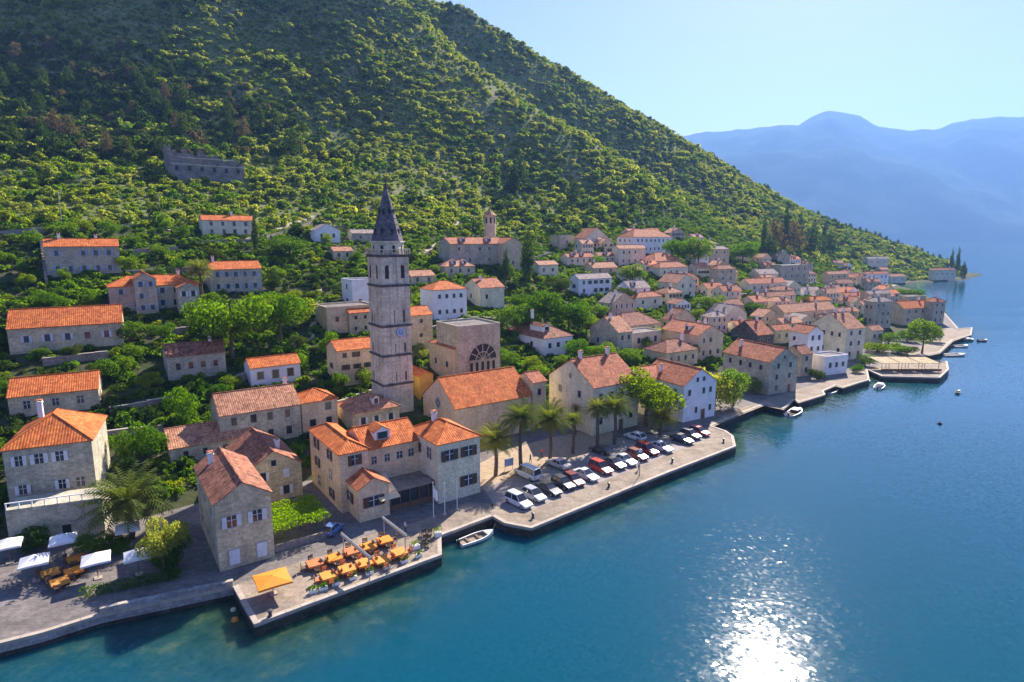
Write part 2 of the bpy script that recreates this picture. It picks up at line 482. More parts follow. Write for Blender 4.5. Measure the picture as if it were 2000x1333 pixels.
ZZ = ZZ + amp * (vnoise(XX, YY, 90, 1) * 16 + vnoise(XX, YY, 38, 2) * 8 + vnoise(XX, YY, 16, 3) * 4) * 0.8
ZZ = np.where(SD > 0, np.maximum(ZZ, 1.0), np.minimum(ZZ, -0.9 + 0.0 * ZZ))
ZZ = np.where((SD > 0) & (SD < 24), np.minimum(ZZ, 1.0 + np.clip(SD - 14, 0, 10) * 0.05), ZZ)
def T(x, y):
    u = min(max((x - GX0) / GS, 0), NX - 1.001); v = min(max((y - GY0) / GS, 0), NY - 1.001)
    i, j = int(u), int(v); fu, fv = u - i, v - j
    return (ZZ[j, i] * (1 - fu) + ZZ[j, i + 1] * fu) * (1 - fv) + (ZZ[j + 1, i] * (1 - fu) + ZZ[j + 1, i + 1] * fu) * fv
def hit(x, y, start=40.0, zmin=1.5):
    """first point where the ray of a pixel meets the ground (never below the promenade)"""
    d = ray(x, y)
    t = start
    def below(t): return CAM_H + d.z * t < max(zmin, T(d.x * t, d.y * t))
    while t < 1100 and not below(t): t += 2.0
    lo, hi = t - 2.0, t
    for _ in range(16):
        m = 0.5 * (lo + hi)
        if below(m): hi = m
        else: lo = m
    return Vector((d.x * hi, d.y * hi, CAM_H + d.z * hi))
# ---------------------------------------------------------------- building kit
FOOT = []            # footprints (world polygons) kept free of plants
def solve(fn, target, lo, hi):
    flo = fn(lo) - target
    for _ in range(50):
        m = 0.5 * (lo + hi)
        v = fn(m) - target
        if (v > 0) == (flo > 0): lo = m
        else: hi = m
    return 0.5 * (lo + hi)

def _ring(w, h, t, y0, y1):
    b = MB()
    b.box(-w / 2 - t, -w / 2, y0, y1, -h / 2, h / 2); b.box(w / 2, w / 2 + t, y0, y1, -h / 2, h / 2)
    b.box(-w / 2 - t, w / 2 + t, y0, y1, h / 2, h / 2 + t); b.box(-w / 2 - t - 0.06, w / 2 + t + 0.06, y0 - 0.05, y1, -h / 2 - t, -h / 2)
    return b
WIN = {}
def win_mesh(kind):
    if kind in WIN: return WIN[kind]
    if kind == 'frame': me = _ring(0.95, 1.4, 0.09, -0.07, 0.03).mesh('window_frame', M['trim'])
    elif kind == 'pane':
        b = MB(); b.box(-0.475, 0.475, -0.025, 0.02, -0.70, 0.70)
        me = b.mesh('pane', M['glass'])
    elif kind == 'bars':
        b = MB(); b.box(-0.03, 0.03, -0.05, 0.0, -0.675, 0.675); b.box(-0.45, 0.45, -0.05, 0.0, 0.12, 0.17)
        me = b.mesh('bars', M['white'])
    else:
        b = MB(); b.box(-0.24, 0.24, -0.15, -0.10, -0.70, 0.70)
        for k in range(9): b.box(-0.19, 0.19, -0.17, -0.15, -0.60 + k * 0.14, -0.53 + k * 0.14)
        me = b.mesh('shutter', M[kind])
    WIN[kind] = me
    return me
def window(parent, p, rz, s=(1, 1, 1), shutter=None, bars=False, closed=False):
    w = inst('window', win_mesh('frame'), parent, p, rz, s)
    inst('pane', win_mesh('pane'), w)
    if bars: inst('glazing_bar', win_mesh('bars'), w)
    if shutter:
        for sg in (-1, 1):
            inst('shutter', win_mesh(shutter), w, (sg * (0.23 if closed else 0.72), 0, 0))
    return w

def slab(b, p, t=0.13, mi=0, uvd=None):
    """thick roof plane through the corners p (counter-clockwise from above, p[0]-p[1] is the eave)"""
    P = [Vector(q) for q in p]
    e = (P[1] - P[0]).normalized()
    nn = e.cross(P[2] - P[1]).normalized()
    v = nn.cross(e)
    uv = [((q - P[0]).dot(e), (q - P[0]).dot(v)) for q in P]
    b.face(P, uv, mi)
    Q = [q - Vector((0, 0, t)) for q in P]
    b.face(Q[::-1], mi=mi)
    for i in range(len(P)):
        j = (i + 1) % len(P)
        b.face([Q[i], Q[j], P[j], P[i]], mi=mi)

def roof_geo(kind, W, D, H, pitch, o=0.28, g=0.16):
    b = MB(); r = MB()
    t = 0.13
    if kind == 'a':
        zr = H + D / 2 * pitch + t; ze = H - o * pitch + t
        x0, x1 = -W / 2 - g, W / 2 + g
        slab(b, [(x0, -D / 2 - o, ze), (x1, -D / 2 - o, ze), (x1, 0, zr), (x0, 0, zr)])
        slab(b, [(x1, D / 2 + o, ze), (x0, D / 2 + o, ze), (x0, 0, zr), (x1, 0, zr)])
        r.tube((x0 - 0.02, 0, zr), (x1 + 0.02, 0, zr), 0.13, n=6)
    elif kind == 'b':
        zr = H + W / 2 * pitch + t; ze = H - o * pitch + t
        y0, y1 = -D / 2 - g, D / 2 + g
        slab(b, [(W / 2 + o, y0, ze), (W / 2 + o, y1, ze), (0, y1, zr), (0, y0, zr)])
        slab(b, [(-W / 2 - o, y1, ze), (-W / 2 - o, y0, ze), (0, y0, zr), (0, y1, zr)])
        r.tube((0, y0 - 0.02, zr), (0, y1 + 0.02, zr), 0.13, n=6)
    elif kind == 'h':
        m = min(W, D) / 2
        ze = H - o * pitch + t; zr = H + m * pitch + t
        if W >= D: A, B = Vector((-(W / 2 - m), 0, zr)), Vector((W / 2 - m, 0, zr))
        else: A, B = Vector((0, -(D / 2 - m), zr)), Vector((0, D / 2 - m, zr))
        c = [Vector((-W / 2 - o, -D / 2 - o, ze)), Vector((W / 2 + o, -D / 2 - o, ze)), Vector((W / 2 + o, D / 2 + o, ze)), Vector((-W / 2 - o, D / 2 + o, ze))]
        if W >= D: fs = [[c[0], c[1], B, A], [c[1], c[2], B], [c[2], c[3], A, B], [c[3], c[0], A]]
        else: fs = [[c[0], c[1], A], [c[1], c[2], B, A], [c[2], c[3], B], [c[3], c[0], A, B]]
        for f in fs:
            if len(f) == 4 and (f[2] - f[3]).length < 0.05: f = f[:3]
            slab(b, f)
        if (A - B).length > 0.1: r.tube(A, B, 0.13, n=6)
        for q, e in zip(c, ([A, B, B, A] if W >= D else [A, A, B, B])): r.tube(q, e, 0.11, n=6)
    elif kind == 's':
        ze = H - o * pitch + t; zr = H + D * pitch + t
        slab(b, [(-W / 2 - g, -D / 2 - o, ze), (W / 2 + g, -D / 2 - o, ze), (W / 2 + g, D / 2 + g, zr), (-W / 2 - g, D / 2 + g, zr)])
        r.tube((-W / 2 - g, D / 2 + g, zr), (W / 2 + g, D / 2 + g, zr), 0.12, n=6)
    else:
        b.box(-W / 2, W / 2, -D / 2, D / 2, H, H + 0.08)
        for a in ((-W / 2 - .06, W / 2 + .06, -D / 2 - .06, -D / 2 + .2), (-W / 2 - .06, W / 2 + .06, D / 2 - .2, D / 2 + .06),
                  (-W / 2 - .06, -W / 2 + .2, -D / 2 + .2, D / 2 - .2), (W / 2 - .2, W / 2 + .06, -D / 2 + .2, D / 2 - .2)):
            r.box(*a, H + 0.02, H + 0.5)
    return b, r
def wall_geo(kind, W, D, H, pitch, deep=3.5):
    b = MB()
    x0, x1, y0, y1, z0 = -W / 2, W / 2, -D / 2, D / 2, -deep
    hx = H + (D / 2 * pitch if kind == 'a' else 0)
    hy = H + (W / 2 * pitch if kind == 'b' else 0)
    def side(a, c, za, zc, apex=None):
        pts = [(*a, z0), (*c, z0), (*c, zc), (*a, za)]
        if apex is not None: pts = [(*a, z0), (*c, z0), (*c, zc), ((a[0] + c[0]) / 2, (a[1] + c[1]) / 2, apex), (*a, za)]
        L = math.hypot(c[0] - a[0], c[1] - a[1]); dx, dy = (c[0] - a[0]) / L, (c[1] - a[1]) / L
        off = rng.uniform(0, 40)
        b.face(pts, [((p[0] - a[0]) * dx + (p[1] - a[1]) * dy + off, p[2]) for p in pts])
    zb = H + (D * pitch if kind == 's' else 0)
    side((x0, y0), (x1, y0), H, H, hy if kind == 'b' else None)
    side((x1, y0), (x1, y1), H, zb, hx if kind == 'a' else None)
    side((x1, y1), (x0, y1), zb, zb, hy if kind == 'b' else None)
    side((x0, y1), (x0, y0), zb, H, hx if kind == 'a' else None)
    return b

def dormer(roof, p, rz, w=1.7, h=1.5, d=2.6, wall='plaster_white', tile='roof_red'):
    b = MB()
    b.box(-w / 2, w / 2, 0, d, -1.0, h)
    zr = h + w / 2 * 0.6
    b.face([(-w / 2, 0, h), (w / 2, 0, h), (0, 0, zr)])
    slab(b, [(w / 2 + .18, -.15, h - .05), (w / 2 + .18, d, h - .05), (0, d, zr + .1), (0, -.15, zr + .1)], 0.1, 1)
    slab(b, [(-w / 2 - .18, d, h - .05), (-w / 2 - .18, -.15, h - .05), (0, -.15, zr + .1), (0, d, zr + .1)], 0.1, 1)
    b.box(-w * .3, w * .3, -0.04, 0.02, 0.25, h - .15, 2)
    b.box(-w * .36, -w * .3, -0.08, 0.02, 0.2, h - .1, 3); b.box(w * .3, w * .36, -0.08, 0.02, 0.2, h - .1, 3); b.box(-w * .36, w * .36, -0.1, 0.02, 0.12, 0.25, 3)
    o = b.build('dormer', [M[wall], M[tile], M['glass'], M['trim']], roof)
    o.location = p; o.rotation_euler = (0, 0, rz)
    return o
CHIM = None
def chimney(roof, p, s=1.0):
    global CHIM
    if CHIM is None:
        b = MB(); b.box(-.32, .32, -.32, .32, -1.2, 1.0); b.box(-.42, .42, -.42, .42, 1.0, 1.12)
        for x in (-.3, .3):
            b.box(x - .06, x + .06, -.3, .3, 1.12, 1.4)
        b.box(-.42, .42, -.42, .42, 1.4, 1.5, 1)
        CHIM = b.mesh('chimney', [M['plaster_white'], M['roof_red']])
    return inst('chimney', CHIM, roof, p, 0, (s, s, s))

DEBUG = []
def block(root, off, W, D, H, kind, wall, tile, pitch, wf, wl, shutter, bars, door, chim, dorm, closed=False, gable=0, deep=3.5, ws=(1, 1, 1)):
    wl_o = wall_geo(kind, W, D, H, pitch, deep).build('wall', M[wall], root)
    wl_o.location = off
    rb, rr = roof_geo(kind, W, D, H, pitch)
    ro = rb.build('roof', M[tile], root)
    ro.location = off
    cap = rr.build('parapet' if kind == 'f' else 'ridge_tiles', M[wall] if kind == 'f' else M[tile], ro)
    o = Vector(off)
    def row(n, rows, length, fn, rz, skip=None):
        for k in range(rows):
            z = (k + 0.56) * H / rows
            for i in range(n):
                t = (i + 0.5) / n
                if skip and (i, k) == skip: continue
                if rng.random() < .07: continue
                t += rng.uniform(-.05, .05) / n
                window(root, o + fn(t, z), rz, (ws[0] * rng.uniform(.9, 1.08), 1, min(ws[2], H / rows / 2.1) * rng.uniform(.93, 1.05)), shutter if rng.random() < .85 else None, bars, closed and rng.random() < 0.5)
    dk = (wf[0] // 2, 0) if door else None
    if wf: row(wf[0], wf[1], W, lambda t, z: Vector((-W / 2 + W * (0.06 + 0.88 * t), -D / 2 - 0.01, z)), 0, dk)
    if wl: row(wl[0], wl[1], D, lambda t, z: Vector((-W / 2 - 0.01, D / 2 - D * (0.06 + 0.88 * t), z)), -math.pi / 2)
    if gable and kind == 'b':
        for i in range(gable):
            window(root, o + Vector(((i - (gable - 1) / 2) * 2.0, -D / 2 - 0.01, H + W * pitch * 0.14)), 0, (0.75, 1, 0.65), None, bars)
    if gable and kind == 'a':
        window(root, o + Vector((-W / 2 - 0.01, 0, H + D * pitch * 0.13)), -math.pi / 2, (0.75, 1, 0.65), None, bars)
    if door:
        b = MB()
        b.box(-.55, .55, -.05, .02, 0, 2.15)
        d = b.build('door', M['wood' if door is True else door], root)
        d.location = o + Vector((-W / 2 + W * (0.06 + 0.88 * (dk[0] + 0.5) / max(1, wf[0])), -D / 2 - 0.01, 0.0))
        f = _ring(1.1, 2.2, 0.16, -0.1, 0.03).build('door_frame', M['trim'], d); f.location = (0, 0, 1.08)
    for (cx_, cy_) in chim:
        zz = H + (D / 2 * (1 - abs(cy_) * 2) * pitch if kind in 'ah' else W / 2 * (1 - abs(cx_) * 2) * pitch if kind == 'b' else 0.2)
        chimney(ro, (cx_ * W, cy_ * D, zz + 0.3))
    for (t, w_) in dorm:
        if kind in 'ah':
            dormer(ro, (-W / 2 + W * t, -D * 0.36, H + D * 0.14 * pitch - 0.0), 0, w_, 1.45, D * 0.34, tile=tile)
        else:
            dormer(ro, (-W * 0.36, D / 2 - D * t, H + W * 0.14 * pitch), -math.pi / 2, w_, 1.45, W * 0.34, tile=tile)
    return ro

def theta_at(xc): return float(np.interp(xc, [900, 1100, 1300, 1600, 1850], [55, 55, 58, 67, 74]))
def house(label, xs, xc, xr, yb, ye, kind='a', wall='stone_warm', tile='roof_orange', th=None, depth=None, pitch=0.5, wf=(3, 2), wl=None,
          shutter=None, bars=False, door=False, chim=(), dorm=(), into=None, name='stone_house', cat='house', group='houses of the waterfront town', gable=0, closed=False, ws=(1, 1, 1), deep=3.5, base=None):
    th = R(theta_at(xc) if th is None else th)
    u = Vector((math.sin(th), math.cos(th), 0)); n = Vector((-math.cos(th), math.sin(th), 0))
    C = hit(xc, yb) if base is None else at_fwd(xc, yb, base)
    W = solve(lambda t: project(C + u * t)[0], xr, 0.5, 120)
    if xs is not None and xs < xc - 2 and depth is None:
        D = solve(lambda t: -project(C + n * t)[0], -xs, 0.3, 60)
    else: D = 7.0 if depth is None else depth
    D = min(max(D, 5.0), 22.0)
    H = solve(lambda t: -project(C + Vector((0, 0, t)))[1], -ye, 0.5, 60)
    ctr = C + u * (W / 2) + n * (D / 2)
    rz = math.pi / 2 - th
    DEBUG.append((label[:44], round(W, 1), round(D, 1), round(H, 1), round(C.z, 1), round(C.y)))
    FOOT.append([((ctr + u * (sx * (W / 2 + 1.0)) + n * (sy * (D / 2 + 1.0))).x, (ctr + u * (sx * (W / 2 + 1.0)) + n * (sy * (D / 2 + 1.0))).y) for sx, sy in ((-1, -1), (1, -1), (1, 1), (-1, 1))])
    if into is None:
        root = empty(name, ctr, rz, label, cat, group)
        off = (0, 0, 0)
    else:
        root = into
        rel = ctr - Vector(root.location)
        a = root.rotation_euler.z
        off = (rel.x * math.cos(a) + rel.y * math.sin(a), -rel.x * math.sin(a) + rel.y * math.cos(a), rel.z)
    ro = block(root, off, W, D, H, kind, wall, tile, pitch, wf, wl, shutter, bars, door, chim, dorm, closed, gable, deep, ws)
    root['_w'] = 0
    del root['_w']
    return root, off, W, D, H
# ---------------------------------------------------------------- houses, left part of the town
house('large two-storey grey stone house with split orange roof, highest at the left edge', None, 93, 238, 543, 482, 'a', 'stone_grey', wf=(5, 2), shutter='shutter_blue', chim=[(-.3, .0), (.2, .1)], depth=8)
house('small house under the hillside trees with orange roof and arched porch below', None, 397, 498, 461, 430, 'a', 'stone_pale', wf=(4, 2), depth=7, chim=[(.1, 0)])
house('plain grey two-storey house with orange roof right of the lone garden palm', 402, 413, 513, 574, 527, 'a', 'stone_grey', wf=(5, 2), shutter='shutter_blue', depth=8, chim=[(-.38, 0)])
h = house('long grey stone villa with raised central dormer gable behind the garden palms', None, 217, 392, 611, 561, 'h', 'stone_grey', wf=(6, 2), shutter='shutter_blue', depth=9, chim=[(.3, .1)])
house('', None, 268, 311, 615, 546, 'b', 'stone_grey', wf=(2, 3), shutter='shutter_blue', depth=9.5, into=h[0], ws=(.9, 1, .9), pitch=0.62)
house('', None, 352, 393, 617, 563, 'b', 'stone_grey', 'roof_red', wf=(2, 2), shutter='shutter_white', depth=8, into=h[0])
house('low house with very wide bright orange tiled roof at the left edge above the gardens', None, 20, 243, 694, 643, 'a', 'stone_warm', wf=(5, 1), shutter='shutter_white', depth=11, pitch=0.62, th=59)
house('house with vivid orange roof and white verge directly behind the hipped corner house', None, 20, 196, 818, 777, 'a', 'stone_warm', wf=(3, 1), th=60, depth=9, bars=True, pitch=0.55)
h = house('two-storey pale stone house with hipped orange roof standing on the balustraded terrace', None, 20, 191, 992, 880, 'h', 'stone_grey', 'roof_orange', base=hit(20, 1010).y, th=64, wf=(4, 2), shutter='shutter_white', bars=True, depth=13, pitch=0.6, chim=[(-.2, .1)])
house('low dark-roofed stone cottage below the big garden tree', 325, 330, 443, 745, 698, 'a', 'stone_grey', 'roof_brown', wf=(4, 1), depth=8, chim=[(.3, 0)])
house('small white bungalow with orange roof and open porch above the long pink-tiled house', 478, 491, 588, 757, 720, 'a', 'plaster_white', wf=(3, 1), depth=6, ws=(1.4, 1, 1.2))
house('long stone house with mottled pale pink tiled roof left of the small hipped house', 418, 434, 590, 882, 813, 'a', 'stone_grey', 'roof_pink', wf=(4, 2), wl=(1, 1), depth=9.5, chim=[(.42, .1)], ws=(1, 1, 1.1), pitch=0.6)
house('small pinkish house with hipped orange roof and balcony beside the pink-tiled house', 580, 592, 661, 846, 788, 'h', 'stone_pink', wf=(2, 2), depth=6.5, ws=(1.2, 1, 1))
house('low house with half-shaded hipped roof right at the foot of the bell tower', 664, 690, 781, 850, 808, 'h', 'stone_warm', 'roof_pink', wf=(3, 1), depth=8.5, dorm=[(.55, 1.3)], shutter='shutter_white')
house('long narrow lean-to outhouse with weathered sloping tiles behind the gable houses', 326, 334, 505, 912, 878, 's', 'stone_grey', 'roof_pink', wf=(4, 1), depth=5, pitch=0.4, ws=(.8, 1, .8))
h = house('tall rough stone warehouse with brown tiled gable facing the quay', 354, 430, 537, 1118, 986, 'b', 'stone_warm', 'roof_brown', pitch=0.62, depth=15, wf=None, wl=(3, 2), shutter=None, ws=(.7, 1, .6), chim=[(-.25, .3)], closed=True)
rt, off, W_, D_, H_ = h
for fx in (-.23, .23):
    window(rt, (fx * W_, -D_ / 2 - .01, H_ * .70), 0, (1.15, 1, 1.05), 'shutter_white', True)
for fx in (-.23, .27):
    window(rt, (fx * W_, -D_ / 2 - .01, H_ * .17), 0, (1.25, 1, 1.35), 'shutter_white', True, True)
house('warm stone gable house with white shutters behind the bright vine pergola', 457, 484, 592, 992, 925, 'b', 'stone_warm', 'roof_brown', pitch=0.62, wf=(2, 2), shutter='shutter_white', closed=True, depth=14, chim=[(.2, -.2)], gable=1)
# the large hotel with wings
h = house('large L-shaped stone hotel with three orange hipped roofs and glazed terrace on the quay', 610, 668, 724, 1003, 888, 'h', 'stone_pink', 'roof_orange', wf=(1, 3), wl=(2, 3), bars=True, shutter='shutter_brown', ws=(1.2, 1, 1.1), name='hotel', cat='hotel', group=None)
HOTEL = h[0]
house('', None, 716, 822, 985, 880, 'a', 'stone_pink', 'roof_orange', wf=(4, 2), depth=9, into=HOTEL, bars=True, dorm=[(.38, 2.6)], ws=(.9, 1, .8))
house('', 803, 857, 938, 985, 869, 'h', 'stone_pale', 'roof_orange', wf=(2, 2), wl=(2, 2), into=HOTEL, bars=True, shutter='shutter_brown', ws=(1.5, 1, 1.2), chim=[(-.1, .2)])
house('', 666, 703, 762, 1022, 958, 'b', 'stone_pink', 'roof_red', wf=(1, 1), wl=(1, 1), into=HOTEL, bars=True, shutter='shutter_brown', ws=(1.6, 1, 1.1), pitch=0.55)
house('upright pink stone house with three storeys of small windows left of the bell tower', 641, 661, 734, 756, 686, 'a', 'stone_pink', 'roof_orange', wf=(3, 3), wl=(1, 3), shutter='shutter_brown', depth=7, ws=(.9, 1, .8))
h = house('white flat-roofed villa with terraces behind the bell tower belfry', 666, 690, 738, 606, 550, 'f', 'plaster_white', 'paving', wf=(2, 2), wl=(1, 2), depth=9, ws=(1.1, 1, 1))
house('', 622, 640, 734, 652, 604, 'f', 'stone_pink', 'paving', wf=(3, 1), depth=10, into=h[0])
house('little stone house with small orange roof just left of the tower below the white villa', 676, 684, 727, 655, 612, 'a', 'stone_warm', 'roof_orange', wf=(2, 2), depth=5.5, ws=(.8, 1, .7))
house('tall narrow stone house with orange roof touching the right side of the bell tower', None, 803, 846, 700, 617, 'a', 'stone_warm', 'roof_orange', wf=(1, 3), depth=7, ws=(.9, 1, .7), chim=[(-.2, .2)])
h = house('unfinished domed church choir of dark stone with large lunette window beside the tower', None, 898, 977, 765, 642, 'f', 'stone_grey', 'paving', wf=None, depth=11, name='church', cat='church', group=None)
house('', 840, 888, 932, 760, 682, 'h', 'stone_pink', 'roof_red', wf=None, wl=(2, 1), into=h[0], pitch=0.45)
CHURCH = h
house('tiny yellow plastered chapel with vivid orange roof between tower and church', 804, 820, 847, 782, 735, 'b', 'plaster_yellow', 'roof_orange', wf=None, wl=(1, 1), depth=8, ws=(.7, 1, 1), name='chapel', cat='chapel', group=None)
h = house('long windowless stone church nave with clean orange roof facing the palm square', 828, 890, 1037, 866, 799, 'a', 'stone_pink', 'roof_orange', wf=None, wl=None, pitch=0.7, name='church', cat='church', group=None)
house('', 1008, 1040, 1066, 838, 748, 'a', 'stone_pink', 'roof_red', wf=(1, 2), into=h[0])
NAVE = h
house('large pale stone house with mottled red roof and broad gable behind the palms', 1072, 1157, 1245, 852, 758, 'a', 'stone_pale', 'roof_red', wf=(4, 2), wl=(2, 2), pitch=0.62, chim=[(.3, 0), (-.3, 0)], gable=1, door=True)
h = house('white three-storey house with gable to the sea at the end of the car park', 1252, 1333, 1395, 826, 754, 'b', 'plaster_white', 'roof_red', wf=(4, 2), wl=(3, 2), pitch=0.62, gable=2, door=True, chim=[(-.3, .2)], ws=(.8, 1, .9))
house('', 1232, 1262, 1300, 812, 742, 'a', 'stone_pale', 'roof_red', wf=None, into=h[0], depth=8)
house('cream villa with hipped orange roof and two rows of dark windows right of the tower', 822, 848, 912, 628, 567, 'h', 'plaster_white', 'roof_orange', wf=(4, 2), wl=(1, 2), depth=9, ws=(.9, 1, .9))
house('pale stone house with red roof and white chimney right of the cream villa', 906, 938, 985, 603, 563, 'a', 'stone_pale', 'roof_red', wf=(2, 1), wl=(1, 1), chim=[(-.2, -.1)])
h = house('long monastery range with faded red roofs under the round stone belfry', 856, 880, 990, 522, 477, 'a', 'stone_grey', 'roof_red', wf=(5, 2), depth=10, name='monastery', cat='monastery', group=None, dorm=[(.25, 2.2), (.7, 2.4)])
house('', None, 985, 1019, 528, 476, 'b', 'stone_warm', 'roof_red', wf=(1, 2), into=h[0], depth=14, pitch=0.55)
MONA = h
house('small hipped house with pink tiles and two red dormers below the monastery', 858, 870, 928, 541, 521, 'h', 'stone_warm', 'roof_pink', wf=(3, 1), depth=8, dorm=[(.35, 1.6), (.7, 1.6)])
house('white gabled house alone among trees left of the spire', 608, 616, 665, 474, 450, 'b', 'plaster_white', 'roof_grey', wf=(2, 1), depth=8)
house('low cottage with pale pink roof in the trees below the white gabled house', 632, 652, 690, 508, 491, 'a', 'stone_warm', 'roof_pink', wf=(2, 1), depth=6)
house('low grey stone cottage half hidden behind the base of the spire', 678, 688, 744, 473, 456, 'a', 'stone_grey', 'roof_grey', wf=(2, 1), depth=6)
house('small cottage with pale orange roof just right of the belfry', None, 803, 850, 556, 540, 'a', 'stone_warm', 'roof_pink', wf=(2, 1), depth=7)
house('little cottage with orange roof right of the two tall cypresses', 1042, 1052, 1090, 541, 518, 'a', 'stone_pale', 'roof_pink', wf=(2, 1), depth=6)
house('white rambling house with dark red roof and dormers in the middle gardens', 986, 1062, 1118, 696, 662, 'h', 'plaster_white', 'roof_brown', wf=(3, 1), wl=(2, 1), dorm=[(.3, 2.2)], chim=[(-.2, 0)], pitch=0.55)
